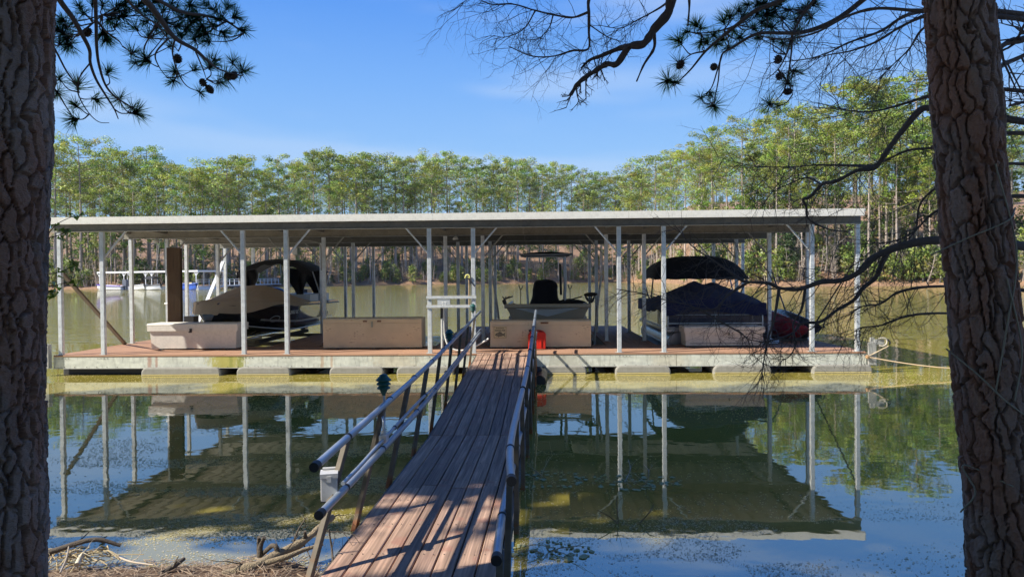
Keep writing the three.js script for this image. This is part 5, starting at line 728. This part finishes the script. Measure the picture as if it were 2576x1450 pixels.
{
  // the pine at the left edge: trunk close by, lower boughs out over the water
  const aL = (y) => V(-2.80 + 0.042 * (y - .3) + 0.008 * Math.sin(y * 1.7), y, 11.36), rL = (y) => 0.225 + 0.03 * Math.exp(-(y - .1) * 4) - 0.004 * y + .012 * Math.sin(y * 2.3 + 1);
  const t = thing('pine_tree', 'near pine with dark furrowed bark, needle boughs and cones above the tan-covered boat', 'pine tree');
  part(t, 'trunk', barkTrunk(aL, rL, -.05, 3.9, 200, 560, 5, 0.05, 0.2), barkOf([.25, .178, .138]));
  part(t, 'upper_trunk', tint(tube([aL(3.85), aL(8), aL(14), aL(21)], [.215, .19, .13, .04], 14, 20), () => [.14, .1, .08]), barkMat);
  for (let k = 0; k < 5; k++) { const a = k * 1.3 + .4; part(t, 'root', tube([V(aL(0).x + Math.cos(a) * .15, .32, 11.36 + Math.sin(a) * .15), V(aL(0).x + Math.cos(a) * .36, bankY(aL(0).x + Math.cos(a) * .36, 11.36 + Math.sin(a) * .36) + .06, 11.36 + Math.sin(a) * .36), V(aL(0).x + Math.cos(a) * .75, bankY(aL(0).x + Math.cos(a) * .75, 11.36 + Math.sin(a) * .75) - .04, 11.36 + Math.sin(a) * .75)], [.1, .03], 7, 10), limbMat); }
  shadeCrown(t, aL, 7.6, 21, 50, 5.6, 301, 84, -1.6);
  const top = (x) => [x, -420], z = 2.4127;
  hungBranch(t, z, 0, [0, 0], 8.6, [
    [.035, .006, 7.2, 8.6, [230, -500], [300, -140], [360, 0], [440, 110], [490, 200], [540, 300], [545, 380], [580, 480], [640, 580], [690, 660], [715, 720]],
    [.028, .005, 7.6, 8.8, [480, -480], [560, -120], [575, 0], [580, 120], [585, 300], [600, 400], [640, 520], [700, 590], [780, 640], [830, 690]],
    [.045, .006, 7.0, 8.6, [500, -560], [700, -160], [880, 0], [960, 100], [1060, 230], [1180, 300], [1260, 370], [1330, 420], [1440, 455]],
    [.032, .006, 7.2, 8.8, [700, -420], [860, -80], [960, 0], [1100, 70], [1250, 95], [1370, 130], [1480, 200]],
    [.02, .005, 7.2, 8.4, [640, -300], [740, -60], [790, 20], [860, 90], [950, 150], [1020, 240], [1080, 310]],
    [.016, .004, 8.4, 8.6, [490, 200], [560, 140], [620, 90]], [.014, .004, 8.2, 8.5, [580, 120], [640, 190], [720, 250], [740, 280]],
    [.012, .004, 8.3, 8.6, [1060, 230], [1045, 320], [1080, 440], [1130, 520], [1215, 560]], [.012, .004, 8.3, 8.6, [960, 130], [900, 230], [870, 300], [880, 360]], [.010, .004, 8.3, 8.6, [545, 380], [480, 470], [470, 560], [540, 690], [600, 740], [660, 745]], [.010, .003, 8.4, 8.6, [1180, 300], [1230, 420], [1250, 480]],
    [.018, .005, 8.0, 8.6, [-60, -60], [120, 60], [300, 250], [400, 430], [450, 500], [480, 560]], [.016, .004, 8.0, 8.6, [-60, 160], [180, 380], [330, 540], [400, 650], [450, 720]], [.012, .004, 8.2, 8.6, [1020, 230], [940, 330], [960, 400], [1010, 470]]],
    [[650, 440], [720, 600], [800, 650], [820, 680], [460, 640], [450, 720], [470, 520], [800, 320], [820, 380], [890, 370], [1050, 490], [1060, 430], [1410, 380], [1470, 430], [1300, 360], [1420, 100], [1470, 180], [1250, 200], [1180, 240], [1100, 220], [1000, 130], [1150, 30], [1250, 20], [1350, 200], [1370, 460], [1330, 500], [1210, 560], [1270, 400], [1180, 420], [1200, 110], [950, 170], [900, 60], [700, 150], [620, 200], [560, 20], [380, 120], [380, 200], [420, 270], [580, 600], [1010, 200], [1070, 160], [1130, 180], [1160, 140], [1220, 160], [1290, 150], [1330, 120], [880, 130], [830, 60], [760, 20], [700, 60], [990, 60], [1060, 60], [1100, 110], [350, 180], [400, 160], [450, 130], [360, 260], [410, 230], [620, 30], [740, 100], [660, 120], [1260, 250], [1210, 210], [1150, 90], [1040, 20], [940, 10], [860, 20], [1380, 40], [500, 80], [640, 240], [480, 40], [350, 560], [360, 480], [1300, 60], [820, 170], [900, 220], [1030, 280], [950, 110], [720, 30]],
    [[1075, 355], [1230, 500], [1270, 540], [1385, 462], [1415, 458], [530, 195]], 401);
  // leaning grey twigs with new leaves beside that trunk
  const R = RNG(5), sap = thing('sapling', 'slim sapling with bright new leaves beside the left trunk', 'sapling'), lf = NEW(), base = atD(82, 1530, 3.9);
  const st = [base, atD(95, 1000, 3.9), atD(100, 720, 3.9), atD(112, 560, 3.9)]; part(sap, 'stem', tube(st, [.009, .004], 6, 20), greyLimb);
  for (const pts of [[[112, 600], [140, 565], [190, 540]], [[110, 690], [150, 683], [186, 668]], [[105, 722], [140, 716], [192, 704]], [[112, 600], [150, 590], [168, 580]], [[104, 735], [130, 740]]]) { const p3 = pts.map(q => atD(q[0], q[1], 3.9)); part(sap, 'twig', tube(p3, [.003, .0015], 4, 8), greyLimb); leafCloud(lf, p3[p3.length - 1], .035, .03, .03, 12, .035, [.22, .34, .04], R, 1); leafCloud(lf, p3[1], .03, .03, .03, 7, .03, [.22, .34, .04], R, 1); }
  part(sap, 'leaves', cloudG(lf), leafMat).userData.kind = 'stuff';
}
{
  // the pine at the right edge
  const key = [[-.1, 2.565], [.39, 2.512], [1.0, 2.455], [1.77, 2.385], [2.6, 2.31], [3.46, 2.246], [5, 2.16], [22, 1.2]], aR = (y) => V(lerpTab(key, y)[0], y, 11.02), rR = (y) => 0.166 - 0.002 * y + 0.04 * Math.exp(-(y - .1) * 2.2);
  const t = thing('pine_tree', 'near leaning pine with reddish plated bark and thin vines on its trunk', 'pine tree');
  part(t, 'trunk', barkTrunk(aR, rR, -.05, 3.9, 200, 560, 23, 0.055, 0.2), barkOf([.27, .19, .148]));
  part(t, 'upper_trunk', tint(tube([aR(3.85), aR(8), aR(14), aR(21)], [.185, .165, .11, .04], 14, 20), () => [.2, .12, .08]), barkMat);
  shadeCrown(t, aR, 7, 21, 30, 4.8, 303);
  hungBranch(t, 2.4127, 0, [1115.9, 0], 8.8, [
    [.04, .007, 7.6, 8.8, [2350, -420], [2180, -120], [2050, 0], [1900, 60], [1780, 150], [1680, 230], [1590, 310], [1500, 420], [1420, 500]],
    [.03, .005, 7.8, 8.9, [2620, -60], [2380, 120], [2200, 190], [2071, 200], [1900, 205], [1750, 290], [1690, 330], [1665, 500], [1640, 620]],
    [.02, .004, 8.2, 8.8, [2300, -60], [2200, 60], [2120, 200], [2080, 330], [2030, 420], [1960, 480]], [.012, .004, 8.5, 8.8, [1690, 330], [1660, 430], [1620, 540], [1560, 590]], [.012, .004, 8.5, 8.8, [1590, 310], [1500, 330], [1440, 380]], [.012, .004, 8.5, 8.8, [1780, 150], [1700, 180], [1560, 200], [1480, 190]], [.014, .004, 8.4, 8.8, [2120, 200], [2100, 400], [2060, 560], [1990, 630]], [.012, .004, 8.6, 8.8, [2030, 420], [2100, 520], [2120, 570]]],
    [[1530, 150, 1], [1430, 250, 1], [1560, 260, 1], [1640, 210, 1], [1700, 240, 1], [1430, 380], [1400, 500], [1360, 490], [1560, 590], [1640, 640], [1620, 570], [1740, 100, 1], [1900, 30], [1980, 630], [2030, 640], [1990, 160], [1480, 190, 1], [1600, 250, 1], [1660, 270, 1], [1560, 170, 1], [1760, 190, 1], [1820, 100], [1850, 30], [1950, 20], [2010, 70], [2060, 110], [1940, 130], [1880, 170], [2100, 60], [2140, 120], [1700, 130, 1], [1800, 230], [2000, 240], [2060, 260], [1920, 230], [2150, 190], [2200, 40], [2250, 20], [2120, 240], [1790, 60], [1730, 290], [2090, 500], [2130, 430], [1900, 90], [2040, 20], [1960, 80], [2170, 80], [2230, 100]],
    [[1437, 390], [1640, 405], [2030, 360], [2090, 555], [2040, 460]], 403);
  // vines on the trunk
  const R = RNG(77), vm = M([.26, .24, .17], 0.85);
  for (const pts of [[[2400, 880], [2450, 940], [2500, 1000], [2590, 1060]], [[2440, 1300], [2460, 1240], [2445, 1180], [2520, 1210]], [[2470, 420], [2530, 640], [2500, 820], [2480, 980]], [[2360, 640], [2420, 600], [2500, 560], [2570, 520]], [[2500, 700], [2540, 880], [2520, 1000]]]) {
    const vine = part(t, 'vine', tube(pts.map(([u, v]) => { const p = atD(u, v, 3.72), c = aR(p.y), dx = p.x - c.x, r = rR(p.y) + .022; return Math.abs(dx) < r ? V(p.x, p.y, c.z + Math.sqrt(r * r - dx * dx)) : V(p.x, p.y, c.z + .02); }), .0045, 5, 40), vm);
  }
}
{
  // the leafless tree beyond the right edge: limbs reach in behind the leaning pine
  const t = thing('bare_tree', 'leafless tree behind the leaning pine, its dark limbs drooping over the water', 'bare tree'), R = RNG(91), ax = (y) => V(4.9 + .05 * y, y, 9.2 - .02 * y);
  part(t, 'trunk', tube([ax(-.1), ax(1.5), ax(4), ax(8), ax(13)], [.19, .16, .14, .1, .03], 14, 30), greyLimb);
  const Z3 = (q) => [1802.6 + q[0] / 2.4127, q[1] / 2.4127], Z6 = (q) => [(1700 + q[0] / 2.637) / 1.165, (600 + q[1] / 2.637) / 1.165], Z2 = (q) => [1115.9 + q[0] / 2.4127, q[1] / 2.4127];
  const laid = [], eyeDir = (p) => p.clone().sub(camera.position).normalize();
  const limb = (r0, r1, d0, d1, map, pts, o = {}) => {
    const p3 = pts.map((q, i) => atD(...map(q), mix(d0, d1, i / (pts.length - 1)))); if (o.free && laid.length) { const e = eyeDir(p3[0]); let best = null, bd = 0.05; for (const q of laid) { const d = eyeDir(q).distanceTo(e); if (d < bd) { bd = d; best = q; } } if (best) p3[0].copy(best); }
    const root = o.free ? null : ax(Math.max(.4, p3[0].y - (o.drop ?? .3))); if (root) p3.unshift(root, root.clone().lerp(p3[0], .5).add(V(0, .05, 0)));
    for (let i = 1; i < p3.length - 1; i++) if (!(root && i < 2)) p3[i].add(V((R() - .5) * .05, (R() - .5) * .05, (R() - .5) * .07));
    part(t, 'limb', tube(p3, (q) => .9 * mix(r0, r1, Math.pow(q, .8)) * (.8 + .4 * vnoise(q * p3.length * 3.1, r0 * 900, 3)), 8, p3.length * 8), o.mat || greyLimb);
    const out = [], curve = new THREE.CatmullRomCurve3(p3, false, 'centripetal'), n = Math.round((o.twigs ?? 10) * 1.6); laid.push(...curve.getPoints(p3.length * 6));
    for (let k = 0; k < n; k++) { const s = mix(o.from ?? .35, .99, (k + R()) / n), p = curve.getPoint(s), d = curve.getTangent(s), side = V((R() - .5), (R() - .5) + (o.lift ?? -.1), (R() - .5)).normalize(); twigs(out, p, d.multiplyScalar(.8).add(side), (o.len ?? .55) * (.5 + R()), Math.max(.0036, r1 * .55), 2, R, o.droop ?? .02, 3); }
    if (out.length) part(t, 'twigs', merge(out), o.twigMat || greyLimb).userData.kind = 'stuff';
  };
  const d = 5.6;
  limb(.042, .008, 5.2, 5.6, Z6, [[2700, 250], [2500, 300], [2373, 340], [2280, 440], [2150, 500], [2000, 560], [1850, 610], [1720, 650], [1560, 660], [1430, 630], [1290, 600], [1180, 580], [1050, 572]], { twigs: 26, from: .2, len: .42 });
  limb(.012, .004, 5.55, 5.7, Z6, [[1300, 625], [1160, 700], [1110, 770], [1040, 800], [930, 825], [860, 790], [700, 740], [480, 690], [280, 650]], { free: 1, twigs: 22, from: .25, len: .26, mat: greyLimb });
  limb(.011, .003, 5.55, 5.7, Z6, [[930, 825], [1100, 920], [1220, 1000], [1330, 1040], [1480, 1060]], { free: 1, twigs: 10, from: .3, len: .2 });
  limb(.024, .006, 5.3, 5.7, Z6, [[2373, 340], [2310, 470], [2280, 570], [2200, 650], [2080, 740], [1980, 820], [1850, 880], [1700, 940], [1620, 980], [1500, 1040], [1380, 1060]], { free: 1, twigs: 20, from: .2, len: .34, mat: greyLimb });
  limb(.012, .003, 5.5, 5.6, Z6, [[1740, 660], [1700, 790], [1660, 900], [1640, 1050], [1610, 1160], [1560, 1200]], { free: 1, twigs: 10, from: .25, len: .2 });
  limb(.014, .003, 5.5, 5.6, Z6, [[1520, 670], [1490, 880], [1450, 1040], [1410, 1200], [1400, 1350]], { free: 1, twigs: 14, from: .4, len: .26 });
  limb(.014, .003, 5.5, 5.8, Z6, [[1250, 600], [1120, 480], [1000, 400], [880, 310], [730, 155]], { free: 1, twigs: 12, from: .1, len: .24 });
  limb(.03, .004, 5.0, 6.0, Z3, [[1700, 40], [1500, 50], [1240, 55], [960, 42], [800, 110], [600, 200], [400, 212], [200, 205]], { twigs: 14, from: .3, len: .5, drop: .2 });
  limb(.018, .003, 5.6, 6.0, Z3, [[1240, 55], [1130, 100], [1000, 180], [800, 270], [690, 310], [560, 350], [300, 385]], { free: 1, twigs: 16, from: .1, len: .45 });
  limb(.026, .003, 5.0, 6.0, Z3, [[1700, 90], [1450, 80], [1245, 115], [1100, 160], [980, 240], [820, 300], [700, 340], [560, 362]], { twigs: 14, from: .35, len: .45, drop: .2 });
  limb(.014, .003, 5.4, 5.8, Z3, [[1500, 60], [1250, 175], [1180, 280], [1090, 400], [1000, 460]], { free: 1, twigs: 14, from: .3, len: .35 });
  limb(.022, .003, 5.0, 5.8, Z3, [[1800, 560], [1500, 560], [1290, 570], [1180, 610], [1000, 670], [880, 692], [720, 680], [590, 650]], { twigs: 16, from: .35, len: .36, drop: .2 });
  limb(.034, .006, 5.0, 5.8, Z3, [[1850, 720], [1550, 680], [1300, 670], [1230, 675], [1130, 790], [1040, 900], [960, 1000], [860, 1040], [700, 1090], [640, 1120], [560, 1180], [527, 1215], [525, 1260], [560, 1330], [650, 1380], [800, 1405]], { twigs: 26, from: .25, len: .36, drop: .2 });
  limb(.009, .003, 5.7, 5.8, Z3, [[640, 1120], [540, 1080], [400, 1110], [340, 1160], [270, 1260]], { free: 1, twigs: 10, from: .2, len: .25 });
  limb(.012, .002, 5.6, 6.0, Z3, [[960, 1000], [780, 1020], [600, 1000], [400, 1005], [200, 990], [0, 950]], { free: 1, twigs: 18, from: .2, len: .3 });
  limb(.022, .006, 5.0, 5.7, Z3, [[1800, 820], [1550, 840], [1310, 880], [1150, 920], [1060, 960], [960, 1000]], { twigs: 12, from: .3, len: .4, drop: .2 });
  limb(.02, .004, 5.0, 5.6, Z3, [[1800, 1000], [1500, 1050], [1340, 1150], [1270, 1250], [1200, 1400], [1080, 1500]], { twigs: 14, from: .3, len: .36, drop: .3 });
  limb(.024, .004, 5.0, 5.6, Z3, [[1850, 1180], [1600, 1200], [1370, 1290], [1200, 1400], [1050, 1450], [900, 1480]], { twigs: 16, from: .3, len: .36, drop: .3 });
  limb(.03, .02, 5.0, 4.8, Z3, [[2000, 180], [1864, 220], [1790, 250], [1700, 300]], { twigs: 6, from: .3, len: .4, drop: .3 }); limb(.026, .014, 5.0, 4.8, Z3, [[2000, 270], [1864, 320], [1720, 400]], { twigs: 6, from: .3, len: .4, drop: .3 }); limb(.022, .01, 5.0, 4.8, Z3, [[2000, 560], [1864, 610], [1780, 640]], { twigs: 6, from: .3, len: .3, drop: .3 });
  limb(.02, .003, 5.2, 5.6, Z6, [[2650, 640], [2450, 700], [2300, 740], [2180, 770], [2080, 830]], { twigs: 18, from: .2, len: .3, mat: greyLimb, drop: .2 });
  limb(.016, .003, 5.2, 5.6, Z6, [[2650, 860], [2450, 880], [2350, 930], [2200, 960], [2120, 980]], { twigs: 18, from: .2, len: .26, drop: .2 });
  // the high boughs that come in at the top of the picture
  const e = 6.6;
  limb(.07, .02, 6.0, 6.6, Z2, [[2500, -1500], [1900, -900], [1520, -350], [1390, 0], [1350, 80], [1290, 180], [1200, 250], [1140, 290], [1050, 380], [980, 388], [900, 440], [830, 510], [770, 575]], { twigs: 6, from: .8, len: .18, mat: limbMat, twigMat: limbMat, drop: 1.2 });
  limb(.032, .012, 6.5, 6.6, Z2, [[1140, 287], [1060, 300], [990, 305], [930, 335], [880, 375], [835, 412]], { free: 1, twigs: 5, from: .3, len: .14, mat: limbMat, twigMat: limbMat });
  limb(.022, .007, 6.5, 6.6, Z2, [[1290, 185], [1262, 280], [1200, 400], [1170, 495]], { free: 1, twigs: 0, mat: limbMat }); limb(.02, .008, 6.4, 6.5, Z2, [[1480, -200], [1490, 0], [1482, 160]], { free: 1, twigs: 0, mat: limbMat });
  limb(.024, .004, 6.4, 6.8, Z2, [[1300, -560], [1000, -250], [880, 0], [870, 80], [885, 180], [870, 280], [780, 320], [680, 330], [540, 320], [390, 278]], { free: 1, twigs: 20, from: .45, len: .34, lift: 0, mat: limbMat, twigMat: limbMat });
  limb(.014, .003, 6.6, 6.8, Z2, [[870, 75], [780, 95], [700, 82], [560, 70], [420, 40], [290, 22], [180, 0], [60, 60]], { free: 1, twigs: 22, from: .1, len: .4, lift: -.2, mat: limbMat, twigMat: limbMat });
  limb(.009, .003, 6.7, 6.8, Z2, [[550, 78], [480, 160], [380, 220], [300, 215]], { free: 1, twigs: 8, from: .2, len: .2, mat: limbMat, twigMat: limbMat }); limb(.009, .003, 6.7, 6.8, Z2, [[660, 90], [640, 150], [615, 205], [570, 240], [470, 245]], { free: 1, twigs: 8, from: .2, len: .2, mat: limbMat, twigMat: limbMat });
  limb(.012, .003, 6.5, 6.8, Z2, [[1390, -20], [1300, 40], [1180, 110], [1060, 150], [940, 152]], { free: 1, twigs: 14, from: .3, len: .3, mat: limbMat, twigMat: limbMat }); limb(.008, .003, 6.6, 6.8, Z2, [[885, 150], [960, 200], [1000, 230], [1060, 245]], { free: 1, twigs: 6, from: .3, len: .2, mat: limbMat, twigMat: limbMat });
}
// trees on the bank outside the picture, whose crowns shade the bank, the gangway and the near water
for (const [x, z, h, s, n, sp, l, bias] of [[-7.4, 11.0, 15, 330, 50, 2.7, 'first of the close-set bank pines along the shore left of the viewpoint', 9], [-10.0, 10.6, 16, 331, 50, 2.7, 'second of the close-set bank pines along the shore left of the viewpoint', 9], [-12.8, 10.5, 16, 332, 50, 2.7, 'third of the close-set bank pines along the shore left of the viewpoint', 9], [-15.6, 10.5, 16.5, 333, 50, 2.7, 'fourth of the close-set bank pines along the shore left of the viewpoint', 9], [-18.4, 10.6, 16.5, 334, 50, 2.7, 'fifth of the close-set bank pines along the shore left of the viewpoint', 9], [-21.4, 10.6, 17, 335, 50, 2.7, 'sixth of the close-set bank pines along the shore left of the viewpoint', 9], [-24.5, 10.8, 17, 336, 50, 2.7, 'last of the close-set bank pines along the shore left of the viewpoint', 9], [-8.0, 15.4, 17.5, 316, 46, 3.1, 'slim bank pine a few steps behind the left trunk', 9], [-12.0, 18.2, 19, 317, 44, 3.2, 'bank pine farther up the slope behind the left trunk', 9], [-6.0, 24.2, 22, 312, 28, 4.8, 'tall bank pine behind the photographer, at the top of the bank'], [1.2, 22.5, 21, 313, 28, 5.0, 'tall bank pine directly behind the gangway landing'], [-19.5, 25.5, 20, 315, 26, 4.6, 'bank pine on the slope above the shore bend']]) {
  const ax = (y) => V(x + .03 * y, y, z - .02 * y), t = thing('pine_tree', l, 'pine tree'); part(t, 'trunk', tint(tube([ax(bankY(x, z) - .2), ax(4), ax(10), ax(h)], [.24, .2, .14, .03], 12, 20), () => [.16, .11, .085]), barkMat); shadeCrown(t, ax, h * (bias ? (x > -11 ? .55 : .40) : .36), h, n, sp, s, bias ? 92 : 46);
}

// ---------------------------------------------------------------- driftwood, sticks, litter and pollen at the water's edge
{
  const R = RNG(15), drift = M([.30, .235, .15], 0.9, { bumpMap: barkFine, bumpScale: 0.01, map: grime }), dark = M([.10, .082, .065], 0.9, { bumpMap: barkFine, bumpScale: 0.006 });
  const Y = (u, v, y) => atY(u, v, y), t = thing('driftwood_log', 'forked driftwood branch lying half in the water beside the gangway', 'driftwood');
  const p = [Y(560, 1452, .10), Y(640, 1425, .12), Y(700, 1395, .13), Y(760, 1362, .16), Y(800, 1330, .20), Y(835, 1300, .20)]; part(t, 'stem', tube(p, (q) => mix(.042, .02, q) * (.8 + .4 * vnoise(q * 14, 3)), 9, 60), drift);
  part(t, 'branch', tube([Y(655, 1420, .12), Y(720, 1400, .14), Y(770, 1380, .15), Y(812, 1368, .16)], [.024, .009], 8, 20), drift); part(t, 'branch', tube([Y(700, 1400, .12), Y(690, 1370, .2), Y(652, 1395, .1), Y(650, 1350, .24)], [.02, .012], 7, 10), dark); part(t, 'snag', tube([Y(652, 1400, .1), Y(655, 1370, .18), Y(664, 1350, .24)], [.022, .014], 7, 10), dark); part(t, 'snag', tube([Y(735, 1375, .14), Y(748, 1335, .24), Y(770, 1300, .32)], [.01, .003], 5, 8), dark); part(t, 'snag', tube([Y(768, 1358, .16), Y(766, 1335, .24)], [.018, .01], 6, 4), dark);
  const out = []; for (let k = 0; k < 8; k++) { const s = p[1 + (k % 5)]; twigs(out, s, V(R() - .5, .3 * R() - .1, R() - .5), .22 + .2 * R(), .006, 1, R, .05, 2); } part(t, 'twigs', merge(out), dark).userData.kind = 'stuff';
  const stick = (label, pts, r, m = dark) => { const s = thing('stick', label, 'stick', [0, 0, 0], 0, 'loose sticks along the water edge'), q = pts.map(([u, v, y]) => Y(u, v, y)); part(s, 'shaft', tube(q, [r, r * .6], 7, 14), m); const o = []; twigs(o, q[1], q[1].clone().sub(q[0]).add(V(.1, .1, .1)), .12, r * .4, 1, R, 0, 2); part(s, 'twig', merge(o), m); };
  stick('short dark broken stick pointing over the shoreline', [[398, 1446, .08], [430, 1428, .1], [462, 1404, .12]], .022); stick('pale bone-like stick lying on the dry litter', [[192, 1420, .13], [200, 1402, .15], [212, 1388, .14]], .018, M([.62, .55, .42], 0.8)); stick('thin pale forked stick on the litter', [[290, 1398, .1], [330, 1412, .1], [385, 1420, .1]], .008, M([.5, .42, .33], 0.85)); stick('thin grey stick leaning against the left trunk', [[150, 1440, .12], [165, 1405, .16], [172, 1372, .2]], .007, M([.36, .31, .26], 0.85)); stick('thin straight pole standing behind the first rail post', [[838, 1432, .02], [834, 1380, .12], [826, 1330, .26]], .009);
  stick('little dark stick poking out of the water near the left shore', [[178, 1372, 0], [200, 1358, .03], [222, 1338, .06]], .006); stick('small pointed stub in the water near the left shore', [[262, 1366, 0], [250, 1358, .02], [268, 1348, .05]], .007);
  // crossed sticks standing in the water on the right
  for (const [l, pts] of [['forked twig standing in the water, leaning left', [[1558, 1322, -.02], [1535, 1300, .06], [1502, 1282, .12]]], ['straight twig standing in the water between two leaning ones', [[1556, 1320, -.02], [1553, 1290, .08], [1550, 1250, .18]]], ['bare twig standing in the water, leaning right', [[1602, 1322, -.02], [1630, 1292, .08], [1645, 1268, .13]]], ['curved pale twig arching out of the algae patch', [[1568, 1218, -.02], [1585, 1180, .08], [1580, 1155, .14]]], ['hooked pale twig at the end of the algae patch', [[1628, 1215, -.02], [1632, 1185, .08], [1620, 1168, .12]]]]) stick(l, pts, .005, /pale/.test(l) ? M([.34, .33, .32], 0.8) : dark);
  // weed mats and pollen
  const weed = M([.34, .36, .20], 0.9), flake = (r, n, s) => { const q = [], a0 = R(); for (let k = 0; k < n; k++) { const a = k / n * 6.283; q.push(new THREE.Vector2(Math.cos(a) * r * (.6 + .6 * hash(k, s, 3)), Math.sin(a) * r * (.5 + .5 * hash(k, s, 4)))); } const g = new THREE.ExtrudeGeometry(new THREE.Shape(q), { depth: .004, bevelEnabled: false }); return g.rotateX(-Math.PI / 2); };
  for (const [l, c, rad, n] of [['loose mat of pale weed beside the gangway posts', [1345, 1205], .34, 110], ['pale patch of floating algae round the arching twigs', [1600, 1210], .30, 90], ['cream pollen patch floating by the last gangway post', [1385, 1385], .2, 70]]) { const o = Y(c[0], c[1], .004), m = thing('weed_mat', l, 'weed', [o.x, .001, o.z], 0, null), a = []; for (let k = 0; k < n; k++) { const r = rad * Math.sqrt(R()), th = R() * 6.28; a.push(flake(.010 + .03 * R() * R(), 9, k + n).rotateY(R() * 6.28).translate(Math.cos(th) * r * 1.5, .001 * k % .006, Math.sin(th) * r)); } part(m, 'mat', merge(a), weed); const w = []; for (let k = 0; k < 4; k++) twigs(w, V((R() - .5) * rad, .0, (R() - .5) * rad), V(R() - .5, .25, R() - .5), .3, .005, 1, R, .02, 2); part(m, 'stems', merge(w), M([.34, .3, .2], 0.9)); m.userData.kind = 'stuff'; }
  const pollenMat = M([.58, .50, .27], 0.95), pales = M([.52, .49, .40], 0.95);
  const scatter = (name, label, mat, n, accept, size, kinds) => { const g = flake(1, 8, 11), m = new THREE.InstancedMesh(g, mat, n), X = new THREE.Matrix4(), Q = new THREE.Quaternion(); let i = 0, guard = 0; while (i < n && guard++ < n * 400) { const u = 125 + 2330 * R(), v = 935 + 515 * R(), p = Y(u, v, .002), a = accept(p.x, p.z, u, v); if (R() > a) continue; const s = size * (.35 + 1.1 * R() * R()); X.compose(V(p.x, .0015 + .003 * R(), p.z), Q.setFromAxisAngle(V(0, 1, 0), (R() - .5) * .9), V(s * (1 + 1.2 * R()), .25, s * .8)); m.setMatrixAt(i++, X); } m.count = i; m.name = numbered(name); m.castShadow = false; m.receiveShadow = true; scene.add(m); tag(m, label, 'pollen', null, 'stuff'); };
  const swirl = (x, z) => { const wx = x * .55 + 1.6 * fbm(x * .35, z * .35, 51, 3), wz = z * 2.0 + 2.6 * fbm(x * .28, z * .4, 53, 3); return fbm(wx, wz, 57, 4); };
  scatter('pollen_film', 'drifts of yellow pollen curling over the calm water', pollenMat, 26000, (x, z, u, v) => { if (z > shoreZ(x) + .05) return 0; const k = swirl(x, z), left = u < 1290; return v < 1000 ? 0 : left ? .9 * sstep(.50, .66, k) + .02 : .05 * sstep(.4, .6, k); }, .0065);
  scatter('pollen_grains', 'fine yellow pollen grains thick on the water along the dock front', pollenMat, 26000, (x, z, u, v) => { if (v > 1060) return 0; return (1 - sstep(985, 1060, v)) * (.35 + .65 * sstep(.35, .6, fbm(x * .9, z * 3, 83, 3))); }, .0085);
  scatter('pollen_flakes', 'cream flakes and petals floating in patches near the bank', pales, 8000, (x, z, u, v) => { if (z > shoreZ(x) + .05 || v < 1130) return 0; const k = fbm(x * 1.7, z * 2.6, 71, 4); return (u < 1290 ? .35 : .7) * sstep(.48, .68, k) * (v > 1300 ? 1 : .25); }, .0048);
  // leaf and needle litter on the bank
  const ng = new THREE.BoxGeometry(.11, .0025, .003), lm = new THREE.InstancedMesh(ng, M([.36, .27, .19], 0.9), 3200), X = new THREE.Matrix4(), Q = new THREE.Quaternion(); for (let i = 0; i < 3200; i++) { const x = -4.2 + 4.0 * R(), z = 9.55 + 1.7 * R(), y = bankY(x, z); X.compose(V(x, Math.max(y, .0) + .006 + .012 * R(), z), Q.setFromEuler(new THREE.Euler(0, R() * 6.28, (R() - .5) * .3)), V(.5 + R(), 1, 1)); if (y < -.02) X.makeScale(0.0001, .0001, .0001); lm.setMatrixAt(i, X); } lm.name = 'needle_litter'; lm.receiveShadow = true; scene.add(lm); tag(lm, 'dry pine needles strewn over the bank', 'litter', null, 'stuff');
  const nest = thing('debris_heap', 'heap of dry grass and twigs against the left trunk', 'debris'), hp = Y(185, 1392, .12), a = []; for (let k = 0; k < 70; k++) { const th = R() * 6.28, q = V(hp.x + (R() - .5) * .42, Math.max(.03, bankY(hp.x, hp.z)) + .02 + .08 * R(), hp.z + (R() - .5) * .2), l = .12 + .2 * R(); a.push(tube([q, q.clone().add(V(Math.cos(th) * l * .5, .03 * R(), Math.sin(th) * l * .3)), q.clone().add(V(Math.cos(th) * l, -.03 * R(), Math.sin(th) * l * .6))], .004, 4, 4, true, false)); } part(nest, 'straw', merge(a), M([.46, .37, .22], 0.9)).userData.kind = 'stuff'; part(nest, 'stick', tube([hp.clone().add(V(-.1, .05, .1)), hp.clone().add(V(.15, .1, 0)), hp.clone().add(V(.3, .04, -.05))], [.02, .012], 7, 10), dark);
}
scene.fog = new THREE.FogExp2(new THREE.Color(0.62, 0.76, 0.95), 0.00007);
{
  // the wood on the bank behind the photographer: it hides the sky on that side
  const R = RNG(66), k = [pineKind(71, .3, 3.6, 30, .7), pineKind(72, .24, 3.8, 30, .7)];
  k.forEach((q, j) => { const m = new THREE.InstancedMesh(merge([q.trunk, q.crown]), leafMat, 26), X = new THREE.Matrix4(), Q = new THREE.Quaternion(); for (let i = 0; i < 26; i++) { const x = -62 + 124 * R(), z = 25 + 28 * R(), s = .75 + .45 * R(); X.compose(V(x, bankY(clamp(x, -14, 14), z) - .2, z), Q.setFromAxisAngle(V(0, 1, 0), R() * 6.28), V(s * 1.2, s, s * 1.2)); m.setMatrixAt(i, X); } m.name = numbered('bank_woodland'); m.castShadow = m.receiveShadow = true; scene.add(m); tag(m, ['dense pine wood on the bank behind the viewpoint', 'lower pines of the wood on the bank behind the viewpoint'][j], 'woodland', null, 'stuff'); });
}
renderer.render(scene, camera);
